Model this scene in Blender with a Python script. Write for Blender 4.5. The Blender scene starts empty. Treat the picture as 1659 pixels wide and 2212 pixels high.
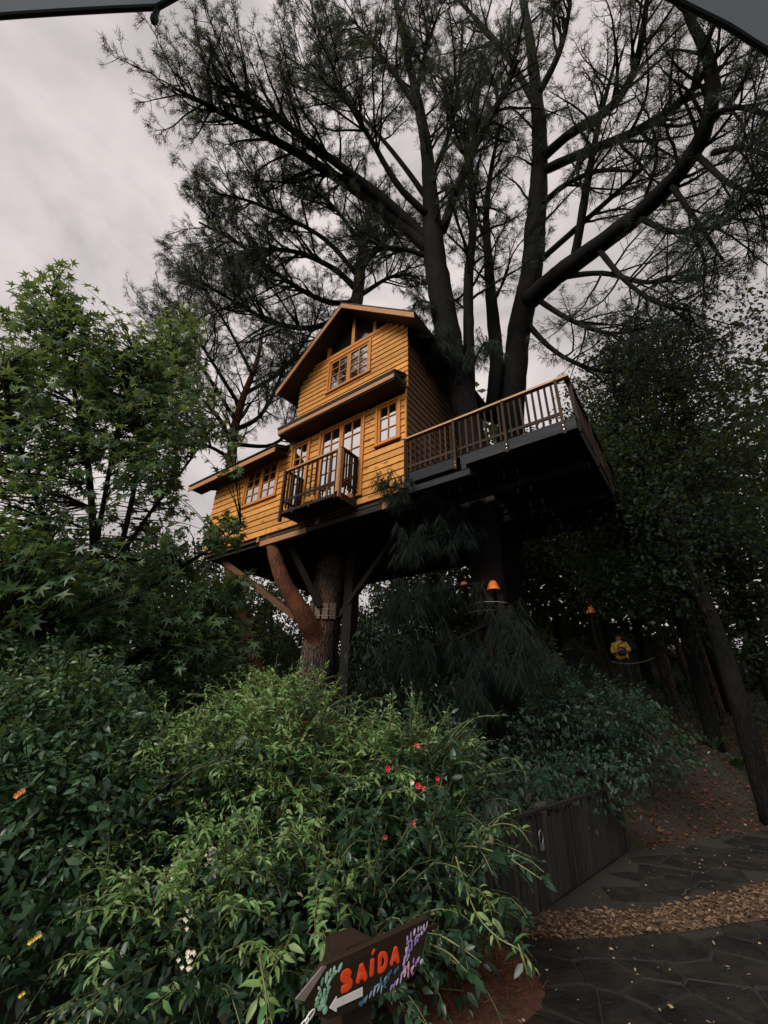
import bpy, bmesh, math, random
import numpy as np
from mathutils import Vector, Matrix

# ------------------------------------------------------------------ camera, sky, sun, exposure
SC = bpy.context.scene
COL = SC.collection
rng = np.random.default_rng(7)
random.seed(7)
CAM = np.array([0.0, 0.0, 1.6])
F_U, CX_U, CY_U = 932.8, 829.5, 1106.0            # focal length and centre for a 1659 x 2212 picture
CR = np.array([[0.99976582, -0.00933006, 0.01952579],   # right
               [0.02164039, 0.43104015, -0.90207321],   # down
               [0.0, 0.90228451, 0.43114112]])          # forward
cd = bpy.data.cameras.new('camera')
cam = bpy.data.objects.new('camera', cd)
COL.objects.link(cam)
cd.sensor_fit = 'VERTICAL'
cd.sensor_height = 24.0
cd.lens = 24.0 * F_U / 2212.0
cd.clip_start = 0.02
cd.clip_end = 2000.0
m = Matrix.Identity(4)
for i in range(3):
    m[i][0] = CR[0][i]; m[i][1] = -CR[1][i]; m[i][2] = -CR[2][i]; m[i][3] = CAM[i]
cam.matrix_world = m
SC.camera = cam

SUN_AZ = (-0.66, -0.75)                            # towards the light: behind the camera, to its left
SUN_EL = math.radians(38)
w = bpy.data.worlds.new('World'); SC.world = w; w.use_nodes = True
nt = w.node_tree; nt.nodes.clear()
out = nt.nodes.new('ShaderNodeOutputWorld')
sky = nt.nodes.new('ShaderNodeTexSky'); sky.sky_type = 'NISHITA'; sky.sun_disc = False
sky.sun_elevation = SUN_EL; sky.sun_rotation = math.atan2(SUN_AZ[0], SUN_AZ[1]); sky.dust_density = 4
bg1 = nt.nodes.new('ShaderNodeBackground'); bg1.inputs[1].default_value = 0.05
nt.links.new(sky.outputs[0], bg1.inputs[0])
tc = nt.nodes.new('ShaderNodeTexCoord')
mp = nt.nodes.new('ShaderNodeMapping'); mp.inputs['Scale'].default_value = (1.0, 1.0, 1.6)
nz = nt.nodes.new('ShaderNodeTexNoise'); nz.inputs['Scale'].default_value = 2.6; nz.inputs['Detail'].default_value = 7
nz.inputs['Roughness'].default_value = 0.55; nz.inputs['Distortion'].default_value = 0.4
rp = nt.nodes.new('ShaderNodeValToRGB')
rp.color_ramp.elements[0].position = 0.36; rp.color_ramp.elements[0].color = (0.300, 0.272, 0.268, 1)
rp.color_ramp.elements[1].position = 0.62; rp.color_ramp.elements[1].color = (0.505, 0.455, 0.442, 1)
bg2 = nt.nodes.new('ShaderNodeBackground'); bg2.inputs[1].default_value = 1.0
mx = nt.nodes.new('ShaderNodeMixShader'); mx.inputs[0].default_value = 0.9
nt.links.new(tc.outputs['Generated'], mp.inputs[0]); nt.links.new(mp.outputs[0], nz.inputs['Vector'])
nt.links.new(nz.outputs['Fac'], rp.inputs[0]); nt.links.new(rp.outputs[0], bg2.inputs[0])
nt.links.new(bg1.outputs[0], mx.inputs[1]); nt.links.new(bg2.outputs[0], mx.inputs[2])
nt.links.new(mx.outputs[0], out.inputs[0])

sl = bpy.data.lights.new('sun', 'SUN'); sl.energy = 1.5; sl.angle = math.radians(28); sl.color = (1.0, 0.93, 0.84)
so = bpy.data.objects.new('sun', sl); COL.objects.link(so)
so.rotation_euler = Vector((SUN_AZ[0] * math.cos(SUN_EL), SUN_AZ[1] * math.cos(SUN_EL), math.sin(SUN_EL))).to_track_quat('Z', 'Y').to_euler()
vs = SC.view_settings
vs.view_transform = 'Standard'; vs.look = 'None'; vs.gamma = 1.0; vs.use_curve_mapping = False
vs.exposure = 0.85
SC.cycles.max_bounces = 8; SC.cycles.diffuse_bounces = 3; SC.cycles.glossy_bounces = 3; SC.cycles.transmission_bounces = 3
SC.cycles.caustics_reflective = False; SC.cycles.caustics_refractive = False
SC.render.film_transparent = False

# ------------------------------------------------------------------ helpers
def ray(u, v):
    c = np.array([(u - CX_U) / F_U, (v - CY_U) / F_U, 1.0])
    return CR.T @ c
def at(u, v, hd):
    """the point seen at (u, v), hd metres away measured along the ground"""
    r = ray(u, v)
    return CAM + r * (hd / math.hypot(r[0], r[1]))
def project(P):
    q = (np.asarray(P) - CAM) @ CR.T
    zz = np.where(q[..., 2] > 0.05, q[..., 2], 1e9)
    return np.stack([CX_U + F_U * q[..., 0] / zz, CY_U + F_U * q[..., 1] / zz, q[..., 2]], -1)
def unit(a):
    a = np.asarray(a, float)
    return a / np.maximum(np.linalg.norm(a, axis=-1, keepdims=True), 1e-9)
def sstep(a, b, x):
    t = np.clip((np.asarray(x, float) - a) / (b - a), 0, 1)
    return t * t * (3 - 2 * t)

class Acc:
    """collects vertices and faces for one mesh"""
    def __init__(self):
        self.v = []; self.f3 = []; self.f4 = []; self.n = 0
    def add(self, v, f3=None, f4=None):
        v = np.asarray(v, float).reshape(-1, 3)
        self.v.append(v)
        if f3 is not None and len(f3): self.f3.append(np.asarray(f3, np.int64).reshape(-1, 3) + self.n)
        if f4 is not None and len(f4): self.f4.append(np.asarray(f4, np.int64).reshape(-1, 4) + self.n)
        self.n += len(v)
    def box(self, x0, x1, y0, y1, z0, z1):
        v = [(x, y, z) for z in (z0, z1) for y in (y0, y1) for x in (x0, x1)]
        self.add(v, None, [(0, 2, 3, 1), (4, 5, 7, 6), (0, 1, 5, 4), (2, 6, 7, 3), (0, 4, 6, 2), (1, 3, 7, 5)])
    def bar(self, a, b, wd, ht, up=(0, 0, 1)):
        a = np.asarray(a, float); b = np.asarray(b, float)
        x = unit(b - a); y = unit(np.cross(up, x)); z = np.cross(x, y)
        v = [p + y * sy * wd / 2 + z * sz * ht / 2 for sz in (-1, 1) for sy in (-1, 1) for p in (a, b)]
        self.add(v, None, [(0, 2, 3, 1), (4, 5, 7, 6), (0, 1, 5, 4), (2, 6, 7, 3), (0, 4, 6, 2), (1, 3, 7, 5)])
    def tube(self, pts, radii, n=8, rough=0.0, cap=True):
        pts = np.asarray(pts, float); m_ = len(pts)
        radii = np.broadcast_to(np.asarray(radii, float), (m_,))
        tg = np.gradient(pts, axis=0); tg = unit(tg)
        ref = np.array([0.0, 0, 1]) if abs(tg[0][2]) < 0.9 else np.array([1.0, 0, 0])
        x = unit(np.cross(ref, tg[0])); xs = [x]
        for i in range(1, m_):
            x = unit(x - tg[i] * (x @ tg[i])); xs.append(x)
        xs = np.array(xs); ys = np.cross(tg, xs)
        ang = np.arange(n) * 2 * math.pi / n
        rr = radii[:, None] * np.ones((m_, n))
        if rough:
            rr = rr * (1 + rough * rng.normal(0, 1, (m_, n)))
        V = pts[:, None, :] + rr[..., None] * (np.cos(ang)[None, :, None] * xs[:, None, :] + np.sin(ang)[None, :, None] * ys[:, None, :])
        i = np.arange(m_ - 1)[:, None] * n; j = np.arange(n)[None, :]; k = (j + 1) % n
        f = np.stack([i + j, i + k, i + n + k, i + n + j], -1).reshape(-1, 4)
        V = V.reshape(-1, 3)
        if cap:
            V = np.vstack([V, pts[:1], pts[-1:]])
            c0 = m_ * n; c1 = c0 + 1
            t0 = np.stack([np.full(n, c0), k[0], j[0]], -1); t1 = np.stack([np.full(n, c1), (m_ - 1) * n + j[0], (m_ - 1) * n + k[0]], -1)
            self.add(V, np.vstack([t0, t1]), f)
        else:
            self.add(V, None, f)
    def mesh(self, name, smooth=False):
        me = bpy.data.meshes.new(name)
        V = np.vstack(self.v) if self.v else np.zeros((0, 3))
        f3 = np.vstack(self.f3) if self.f3 else np.zeros((0, 3), np.int64)
        f4 = np.vstack(self.f4) if self.f4 else np.zeros((0, 4), np.int64)
        me.vertices.add(len(V)); me.vertices.foreach_set('co', V.astype(np.float32).ravel())
        nl = f3.size + f4.size
        me.loops.add(nl); me.loops.foreach_set('vertex_index', np.concatenate([f3.ravel(), f4.ravel()]).astype(np.int32))
        npoly = len(f3) + len(f4)
        me.polygons.add(npoly)
        st = np.concatenate([np.arange(len(f3)) * 3, f3.size + np.arange(len(f4)) * 4]).astype(np.int32)
        me.polygons.foreach_set('loop_start', st)
        me.polygons.foreach_set('use_smooth', np.full(npoly, bool(smooth)))
        me.update(calc_edges=True)
        return me

def link(name, mesh, mat, parent=None, loc=None, **props):
    o = bpy.data.objects.new(name, mesh)
    COL.objects.link(o)
    if mesh is not None and mat is not None and not mesh.materials: mesh.materials.append(mat)
    if parent is not None: o.parent = parent
    if loc is not None: o.location = loc
    for k, v in props.items(): o[k] = v
    return o
def build(acc, name, mat, parent=None, smooth=False, center=False, **props):
    """one object; with center its origin sits in its middle"""
    c = None
    if center:
        V = np.vstack(acc.v); c = (V.min(0) + V.max(0)) / 2
        acc.v = [v - c for v in acc.v]
    return link(name, acc.mesh(name, smooth), mat, parent, c, **props)
def thing(name, label, cat, loc=(0, 0, 0), rz=0.0, group=None):
    o = bpy.data.objects.new(name, None); COL.objects.link(o)
    o.location = loc; o.rotation_euler = (0, 0, rz)
    o['label'] = label; o['category'] = cat
    if group: o['group'] = group
    return o
def boxo(name, x0, x1, y0, y1, z0, z1, mat, parent):
    a = Acc(); a.box(x0, x1, y0, y1, z0, z1)
    return build(a, name, mat, parent, center=True)
def baro(name, a_, b_, wd, ht, mat, parent, up=(0, 0, 1)):
    """a bar whose own x axis runs along it, so that the grain follows"""
    a_ = np.asarray(a_, float); b_ = np.asarray(b_, float); L = np.linalg.norm(b_ - a_)
    x = unit(b_ - a_); y = unit(np.cross(up, x)); z = np.cross(x, y)
    a = Acc(); a.box(-L / 2, L / 2, -wd / 2, wd / 2, -ht / 2, ht / 2)
    o = build(a, name, mat, parent)
    M = Matrix(((x[0], y[0], z[0], 0), (x[1], y[1], z[1], 0), (x[2], y[2], z[2], 0), (0, 0, 0, 1)))
    M.translation = Vector((a_ + b_) / 2)
    o.matrix_local = M
    return o

def spline(P, n):
    """Catmull-Rom through rows of P (any number of columns)"""
    P = np.asarray(P, float)
    Q = np.vstack([2 * P[0] - P[1], P, 2 * P[-1] - P[-2]])
    t = np.linspace(0, len(P) - 1, n); i = np.minimum(t.astype(int), len(P) - 2); f = (t - i)[:, None]
    p0, p1, p2, p3 = Q[i], Q[i + 1], Q[i + 2], Q[i + 3]
    return 0.5 * (2 * p1 + (p2 - p0) * f + (2 * p0 - 5 * p1 + 4 * p2 - p3) * f ** 2 + (3 * p1 - p0 - 3 * p2 + p3) * f ** 3)

# ------------------------------------------------------------------ materials
def nodes(name):
    ma = bpy.data.materials.new(name); ma.use_nodes = True
    t = ma.node_tree; b = t.nodes['Principled BSDF']
    return ma, t, b
def ramp(t, stops):
    r = t.nodes.new('ShaderNodeValToRGB'); e = r.color_ramp.elements
    while len(e) < len(stops): e.new(0.5)
    for k, (p, c) in enumerate(stops): e[k].position = p; e[k].color = (*c, 1)
    return r
def noise(t, vec, scale, detail=4, rough=0.55, dist=0.0):
    n = t.nodes.new('ShaderNodeTexNoise'); n.inputs['Scale'].default_value = scale
    n.inputs['Detail'].default_value = detail; n.inputs['Roughness'].default_value = rough; n.inputs['Distortion'].default_value = dist
    if vec is not None: t.links.new(vec, n.inputs['Vector'])
    return n
def mixc(t, fac, a, b, mode='MIX'):
    n = t.nodes.new('ShaderNodeMix'); n.data_type = 'RGBA'; n.blend_type = mode
    for s, val in ((n.inputs[0], fac), (n.inputs[6], a), (n.inputs[7], b)):
        if hasattr(val, 'is_linked'): t.links.new(val, s)
        elif isinstance(val, (int, float)): s.default_value = val
        else: s.default_value = (*val, 1)
    return n.outputs[2]
def bump(t, b, h, strength, dist=0.02):
    n = t.nodes.new('ShaderNodeBump'); n.inputs['Strength'].default_value = strength; n.inputs['Distance'].default_value = dist
    t.links.new(h, n.inputs['Height']); t.links.new(n.outputs[0], b.inputs['Normal'])
def wood(name, dark, mid, light, rough=0.6, knots=0.0, grain=1.0, vary=0.25, axis='X', wear=0.0):
    ma, t, b = nodes(name)
    tc = t.nodes.new('ShaderNodeTexCoord'); oi = t.nodes.new('ShaderNodeObjectInfo')
    off = t.nodes.new('ShaderNodeVectorMath'); off.operation = 'MULTIPLY_ADD'
    off.inputs[0].default_value = (37.0, 91.0, 53.0)
    t.links.new(oi.outputs['Random'], off.inputs[1]); t.links.new(tc.outputs['Object'], off.inputs[2])
    mp = t.nodes.new('ShaderNodeMapping')
    sc = {'X': (0.5, 9, 9), 'Y': (9, 0.5, 9), 'Z': (9, 9, 0.5)}[axis]
    mp.inputs['Scale'].default_value = tuple(s * grain for s in sc)
    t.links.new(off.outputs[0], mp.inputs[0])
    n1 = noise(t, mp.outputs[0], 3.2, 8, 0.62, 0.5)
    r1 = ramp(t, [(0.30, dark), (0.5, mid), (0.72, light)]); t.links.new(n1.outputs['Fac'], r1.inputs[0])
    n2 = noise(t, off.outputs[0], 0.9, 3)
    c = mixc(t, 0.45, r1.outputs[0], mixc(t, n2.outputs['Fac'], dark, light))
    hv = t.nodes.new('ShaderNodeHueSaturation')
    mr = t.nodes.new('ShaderNodeMapRange'); mr.inputs[3].default_value = 1 - vary; mr.inputs[4].default_value = 1 + vary
    t.links.new(oi.outputs['Random'], mr.inputs[0]); t.links.new(mr.outputs[0], hv.inputs['Value'])
    t.links.new(c, hv.inputs['Color']); c = hv.outputs[0]
    if knots:
        mk = t.nodes.new('ShaderNodeMapping'); mk.inputs['Scale'].default_value = (2.2, 5, 5.5) if axis == 'X' else (5, 5, 2.2)
        t.links.new(off.outputs[0], mk.inputs[0])
        vo = t.nodes.new('ShaderNodeTexVoronoi'); vo.inputs['Scale'].default_value = 1.0; t.links.new(mk.outputs[0], vo.inputs['Vector'])
        rk = ramp(t, [(0.11, (1, 1, 1)), (0.21, (0, 0, 0))]); t.links.new(vo.outputs['Distance'], rk.inputs[0])
        ml = t.nodes.new('ShaderNodeMath'); ml.operation = 'MULTIPLY'; ml.inputs[1].default_value = knots
        t.links.new(rk.outputs[0], ml.inputs[0])
        c = mixc(t, ml.outputs[0], c, tuple(x * 0.3 for x in dark))
    if wear:
        ms = t.nodes.new('ShaderNodeMapping'); ms.inputs['Scale'].default_value = (3.0, 1, 0.7); t.links.new(off.outputs[0], ms.inputs[0])
        nw_ = noise(t, ms.outputs[0], 2.2, 6, 0.65, 0.3); rw = ramp(t, [(0.50, (0, 0, 0)), (0.74, (1, 1, 1))]); t.links.new(nw_.outputs['Fac'], rw.inputs[0])
        mw = t.nodes.new('ShaderNodeMath'); mw.operation = 'MULTIPLY'; mw.inputs[1].default_value = wear; t.links.new(rw.outputs[0], mw.inputs[0])
        c = mixc(t, mw.outputs[0], c, (dark[0] * .42, dark[1] * .42, dark[2] * .6))
    t.links.new(c, b.inputs['Base Color']); b.inputs['Roughness'].default_value = rough; b.inputs['Specular IOR Level'].default_value = 0.3 if mid[0] > 0.1 else 0.1
    bump(t, b, n1.outputs['Fac'], 0.25, 0.006)
    return ma
def plain(name, col, rough=0.6, var=0.3, scale=6.0, metal=0.0, bmp=0.2, bdist=0.01, spec=None):
    ma, t, b = nodes(name)
    tc = t.nodes.new('ShaderNodeTexCoord'); n = noise(t, tc.outputs['Object'], scale, 6, 0.6)
    r = ramp(t, [(0.3, tuple(c * (1 - var) for c in col)), (0.7, tuple(min(1, c * (1 + var)) for c in col))])
    t.links.new(n.outputs['Fac'], r.inputs[0]); t.links.new(r.outputs[0], b.inputs['Base Color'])
    b.inputs['Roughness'].default_value = rough; b.inputs['Metallic'].default_value = metal
    if spec is not None: b.inputs['Specular IOR Level'].default_value = spec
    if bmp: bump(t, b, n.outputs['Fac'], bmp, bdist)
    return ma
def leafmat(name, cols, rough=0.45, trans=0.3, spec=0.5):
    """cols: stops over the random number of each separate leaf"""
    ma, t, b = nodes(name)
    ge = t.nodes.new('ShaderNodeNewGeometry'); oi = t.nodes.new('ShaderNodeObjectInfo')
    ad = t.nodes.new('ShaderNodeMath'); ad.operation = 'ADD'
    t.links.new(ge.outputs['Random Per Island'], ad.inputs[0]); t.links.new(oi.outputs['Random'], ad.inputs[1])
    fr = t.nodes.new('ShaderNodeMath'); fr.operation = 'FRACT'; t.links.new(ad.outputs[0], fr.inputs[0])
    k = len(cols)
    r = ramp(t, [(i / (k - 1), c) for i, c in enumerate(cols)]); t.links.new(fr.outputs[0], r.inputs[0])
    tc = t.nodes.new('ShaderNodeTexCoord'); n = noise(t, tc.outputs['Object'], 40.0, 2)
    c = mixc(t, 0.35, r.outputs[0], n.outputs['Fac'], 'OVERLAY')
    t.links.new(c, b.inputs['Base Color']); b.inputs['Roughness'].default_value = rough; b.inputs['Specular IOR Level'].default_value = spec
    tr = t.nodes.new('ShaderNodeBsdfTranslucent')
    t.links.new(mixc(t, 0.5, c, (0.30, 0.36, 0.05)), tr.inputs['Color'])
    mx = t.nodes.new('ShaderNodeMixShader'); mx.inputs[0].default_value = trans
    t.links.new(b.outputs[0], mx.inputs[1]); t.links.new(tr.outputs[0], mx.inputs[2])
    t.links.new(mx.outputs[0], t.nodes['Material Output'].inputs[0])
    return ma
def barkmat(name, crev, ridge, patch, pscale=0.6, depth=0.03, stretch=0.16):
    ma, t, b = nodes(name)
    tc = t.nodes.new('ShaderNodeTexCoord'); mp = t.nodes.new('ShaderNodeMapping'); mp.inputs['Scale'].default_value = (1, 1, stretch)
    t.links.new(tc.outputs['Object'], mp.inputs[0])
    nd = noise(t, tc.outputs['Object'], 4.0, 4)
    vm = t.nodes.new('ShaderNodeVectorMath'); vm.operation = 'MULTIPLY_ADD'; vm.inputs[1].default_value = (0.16, 0.16, 0.16)
    t.links.new(nd.outputs['Color'], vm.inputs[0]); t.links.new(mp.outputs[0], vm.inputs[2])
    vo = t.nodes.new('ShaderNodeTexVoronoi'); vo.feature = 'DISTANCE_TO_EDGE'; vo.inputs['Scale'].default_value = 19
    t.links.new(vm.outputs[0], vo.inputs['Vector'])
    n2 = noise(t, mp.outputs[0], 30, 6, 0.65)
    r = ramp(t, [(0.02, crev), (0.22, ridge)]); t.links.new(vo.outputs['Distance'], r.inputs[0])
    n3 = noise(t, tc.outputs['Object'], pscale, 4); rp3 = ramp(t, [(0.48, (0, 0, 0)), (0.62, (1, 1, 1))]); t.links.new(n3.outputs['Fac'], rp3.inputs[0])
    c = mixc(t, rp3.outputs[0], r.outputs[0], mixc(t, 0.65, r.outputs[0], patch))
    c = mixc(t, 0.5, c, n2.outputs['Fac'], 'OVERLAY')
    t.links.new(c, b.inputs['Base Color']); b.inputs['Roughness'].default_value = 0.85; b.inputs['Specular IOR Level'].default_value = 0.12
    ad = t.nodes.new('ShaderNodeMath'); ad.operation = 'MULTIPLY_ADD'; ad.inputs[1].default_value = 0.25
    mn = t.nodes.new('ShaderNodeMath'); mn.operation = 'MINIMUM'; mn.inputs[1].default_value = 0.25; t.links.new(vo.outputs['Distance'], mn.inputs[0])
    t.links.new(n2.outputs['Fac'], ad.inputs[0]); t.links.new(mn.outputs[0], ad.inputs[2])
    bump(t, b, ad.outputs[0], 0.9, depth)
    return ma

M = {}
M['siding'] = wood('siding_wood', (0.44, 0.170, 0.026), (0.585, 0.262, 0.048), (0.69, 0.345, 0.075), 0.6, 0.85, 1.0, 0.17, 'X', 0.5)
M['frame'] = wood('frame_wood', (0.36, 0.115, 0.014), (0.50, 0.19, 0.026), (0.60, 0.25, 0.042), 0.55, 0.0, 1.0, 0.1)
M['shaded_side_wood'] = wood('shaded_side_wall_wood', (0.085, 0.046, 0.022), (0.125, 0.070, 0.036), (0.17, 0.10, 0.052), 0.7, 0.3, 1.0, 0.15)  # darker than the front siding: the right wall's shade is put into the colour
M['fascia'] = wood('fascia_wood', (0.24, 0.10, 0.035), (0.42, 0.20, 0.08), (0.55, 0.29, 0.13), 0.6, 0.3, 0.8, 0.1)
M['beam'] = wood('beam_wood', (0.16, 0.07, 0.03), (0.34, 0.15, 0.065), (0.48, 0.25, 0.12), 0.65, 0.3, 0.7, 0.12)
M['dark_wood'] = wood('dark_stained_wood', (0.012, 0.010, 0.009), (0.024, 0.020, 0.017), (0.042, 0.035, 0.030), 0.6, 0.0, 1.0, 0.25)
M['rail_wood'] = wood('railing_wood', (0.012, 0.009, 0.006), (0.026, 0.018, 0.013), (0.055, 0.038, 0.027), 0.55, 0.0, 1.2, 0.3)
M['rail_wood_z'] = wood('baluster_wood', (0.012, 0.008, 0.005), (0.030, 0.018, 0.011), (0.072, 0.044, 0.027), 0.7, 0.0, 1.2, 0.55, 'Z')
M['cap_wood'] = wood('handrail_wood', (0.22, 0.10, 0.035), (0.44, 0.235, 0.09), (0.58, 0.34, 0.15), 0.5, 0.0, 1.0, 0.08)
M['black_wood'] = wood('shaded_post_wood', (0.008, 0.007, 0.006), (0.014, 0.012, 0.011), (0.024, 0.021, 0.018), 0.75, 0.0, 1.0, 0.2, 'Z')  # near-black wood: the shade under the house is put into its colour
M['pale_board'] = wood('weathered_board', (0.08, 0.055, 0.036), (0.15, 0.105, 0.07), (0.22, 0.16, 0.11), 0.7, 0.0, 1.0, 0.3, 'Z')
M['strut_wood'] = wood('strut_wood', (0.05, 0.026, 0.014), (0.10, 0.052, 0.026), (0.16, 0.088, 0.046), 0.7, 0.0, 0.8, 0.1)
M['slate_wood'] = wood('blue_grey_beam_wood', (0.011, 0.013, 0.016), (0.021, 0.025, 0.030), (0.050, 0.056, 0.062), 0.6, 0.0, 0.8, 0.2)
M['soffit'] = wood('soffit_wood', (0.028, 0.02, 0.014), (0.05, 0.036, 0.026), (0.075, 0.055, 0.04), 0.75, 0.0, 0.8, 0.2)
M['roofing'] = plain('roof_shingles', (0.028, 0.027, 0.026), 0.85, 0.5, 18, bmp=0.5)
M['dark_inside'] = plain('dark_interior', (0.012, 0.011, 0.010), 0.9, 0.3, 4)
M['bark'] = barkmat('grey_pine_bark', (0.010, 0.008, 0.007), (0.095, 0.078, 0.064), (0.15, 0.062, 0.030), 0.55, 0.05)
M['bark_orange'] = barkmat('orange_pine_bark', (0.05, 0.022, 0.012), (0.13, 0.060, 0.034), (0.19, 0.070, 0.030), 1.2, 0.012)
M['bark_dark'] = barkmat('dark_bark', (0.003, 0.0032, 0.0033), (0.0095, 0.0097, 0.0100), (0.017, 0.0125, 0.0105), 0.9, 0.02)  # near-black: the pines' unlit silhouette look is put into the bark colour
M['twig'] = plain('twig_bark', (0.011, 0.0105, 0.0105), 0.85, 0.4, 20, spec=0.1)
M['needle'] = leafmat('pine_needles', [(0.013, 0.025, 0.023), (0.021, 0.038, 0.035), (0.030, 0.047, 0.042)], 0.6, 0.12, 0.2)
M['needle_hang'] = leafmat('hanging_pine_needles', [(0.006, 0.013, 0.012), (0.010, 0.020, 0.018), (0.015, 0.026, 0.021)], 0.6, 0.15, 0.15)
M['gum'] = leafmat('sweetgum_leaves', [(0.026, 0.078, 0.034), (0.042, 0.115, 0.046), (0.064, 0.148, 0.056), (0.125, 0.205, 0.075)], 0.38, 0.36, 0.6)
M['rose_dark'] = leafmat('dark_rose_leaves', [(0.010, 0.034, 0.018), (0.016, 0.052, 0.025), (0.028, 0.080, 0.032)], 0.4, 0.2, 0.55)
M['rose_young'] = leafmat('young_yellow_green_leaves', [(0.070, 0.20, 0.055), (0.15, 0.29, 0.085), (0.28, 0.39, 0.15), (0.10, 0.24, 0.065)], 0.45, 0.3, 0.45)
M['shrub_left'] = leafmat('round_shrub_leaves', [(0.022, 0.065, 0.032), (0.035, 0.10, 0.045), (0.065, 0.14, 0.06)], 0.38, 0.25, 0.6)
M['shrub_young'] = leafmat('light_shrub_leaves', [(0.06, 0.14, 0.07), (0.10, 0.19, 0.10), (0.14, 0.22, 0.12)], 0.4, 0.3, 0.5)
M['shrub_blue'] = leafmat('blue_green_shrub_leaves', [(0.008, 0.026, 0.018), (0.014, 0.040, 0.026), (0.022, 0.054, 0.032)], 0.5, 0.2, 0.35)
M['forest'] = leafmat('forest_leaves', [(0.006, 0.016, 0.011), (0.010, 0.024, 0.016), (0.016, 0.034, 0.020)], 0.6, 0.16, 0.2)
M['forest_lt'] = leafmat('lighter_forest_leaves', [(0.011, 0.028, 0.014), (0.019, 0.044, 0.020), (0.030, 0.060, 0.025)], 0.6, 0.22, 0.2)
M['fern'] = leafmat('fern_fronds', [(0.008, 0.024, 0.015), (0.014, 0.040, 0.022)], 0.5, 0.2, 0.4)
M['stem_green'] = plain('green_stems', (0.14, 0.15, 0.05), 0.6, 0.4, 15)
M['white_paint'] = plain('white_paint', (0.78, 0.76, 0.72), 0.6, 0.1, 12, bmp=0.1)
M['red_paint'] = plain('orange_red_paint', (0.88, 0.075, 0.012), 0.5, 0.12, 14, bmp=0.1)
M['sign_wood'] = wood('sign_board_wood', (0.012, 0.009, 0.006), (0.024, 0.017, 0.012), (0.055, 0.034, 0.021), 0.65, 0.0, 1.2, 0.1)
M['sign_edge'] = plain('bare_grey_sign_edge', (0.22, 0.18, 0.16), 0.7, 0.3, 20)
M['metal'] = plain('galvanised_metal', (0.55, 0.55, 0.55), 0.35, 0.2, 30, metal=0.9, bmp=0.1)
M['chain'] = plain('white_plastic_chain', (0.72, 0.72, 0.68), 0.4, 0.15, 30, bmp=0.1)
M['orange'] = plain('orange_lampshade', (0.80, 0.20, 0.028), 0.5, 0.15, 10, bmp=0.1)
M['fence'] = wood('fence_wood', (0.014, 0.013, 0.012), (0.028, 0.026, 0.024), (0.052, 0.048, 0.044), 0.65, 0.0, 1.0, 0.35, 'Z')
def glassmat(name='reflecting_window_glass', refl=0.72):
    ma, t, b = nodes(name)
    tc = t.nodes.new('ShaderNodeTexCoord'); n = noise(t, tc.outputs['Object'], 5.0, 2)
    b.inputs['Base Color'].default_value = (0.008, 0.009, 0.010, 1); b.inputs['Roughness'].default_value = 0.1
    gl = t.nodes.new('ShaderNodeBsdfGlossy'); gl.inputs['Color'].default_value = (0.95, 0.96, 0.98, 1); gl.inputs['Roughness'].default_value = 0.015
    bp = t.nodes.new('ShaderNodeBump'); bp.inputs['Strength'].default_value = 0.25; bp.inputs['Distance'].default_value = 0.01
    t.links.new(n.outputs['Fac'], bp.inputs['Height']); t.links.new(bp.outputs[0], gl.inputs['Normal'])
    mx = t.nodes.new('ShaderNodeMixShader'); mx.inputs[0].default_value = refl
    t.links.new(b.outputs[0], mx.inputs[1]); t.links.new(gl.outputs[0], mx.inputs[2])
    t.links.new(mx.outputs[0], t.nodes['Material Output'].inputs[0])
    return ma
M['glass'] = glassmat(); M['gable_glass'] = glassmat('dim_gable_glass', 0.12)

# ------------------------------------------------------------------ terrain
def ground_z(x, y):
    x = np.asarray(x, float); y = np.asarray(y, float)
    t = (x - 3.5) * -0.447 + (y - 7.3) * 0.894
    z = sstep(0.0, 1.6, t) * 0.9 + np.maximum(0, t - 1.0) * 0.42
    wl = sstep(0.3, 4.5, x - 0.12 * np.maximum(0, y - 12))
    z = z * wl
    far = np.hypot(x, y)
    z = np.minimum(z, 9.0) + 0.03 * np.sin(x * 1.7 + y) * np.sin(y * 1.3 - x * 0.4) * sstep(0.3, 1.5, t) - 0.02 * np.maximum(0, far - 60)
    return z
def ground_mat():
    ma, t, b = nodes('forest_floor')
    tc = t.nodes.new('ShaderNodeTexCoord')
    n1 = noise(t, tc.outputs['Object'], 0.7, 5); n2 = noise(t, tc.outputs['Object'], 28, 6, 0.7); vo = t.nodes.new('ShaderNodeTexVoronoi'); vo.inputs['Scale'].default_value = 38
    t.links.new(tc.outputs['Object'], vo.inputs['Vector'])
    r = ramp(t, [(0.3, (0.012, 0.009, 0.006)), (0.55, (0.032, 0.018, 0.011)), (0.8, (0.065, 0.033, 0.018))]); t.links.new(n2.outputs['Fac'], r.inputs[0])
    g = ramp(t, [(0.42, (0, 0, 0)), (0.58, (1, 1, 1))]); t.links.new(n1.outputs['Fac'], g.inputs[0])
    c = mixc(t, g.outputs[0], r.outputs[0], mixc(t, 0.6, r.outputs[0], (0.016, 0.026, 0.012)))
    c = mixc(t, 0.25, c, vo.outputs['Color'], 'MULTIPLY')
    t.links.new(c, b.inputs['Base Color']); b.inputs['Roughness'].default_value = 0.85
    bump(t, b, n2.outputs['Fac'], 0.8, 0.03)
    return ma
M['ground'] = ground_mat()
g1 = np.concatenate([np.linspace(-300, -16, 24), np.linspace(-15, 26, 124), np.linspace(28, 300, 24)])
g2 = np.concatenate([np.linspace(-200, -8, 18), np.linspace(-7, 34, 124), np.linspace(36, 400, 26)])
X, Y = np.meshgrid(g1, g2); Z = ground_z(X, Y)
a = Acc(); nx, ny = len(g1), len(g2)
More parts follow.
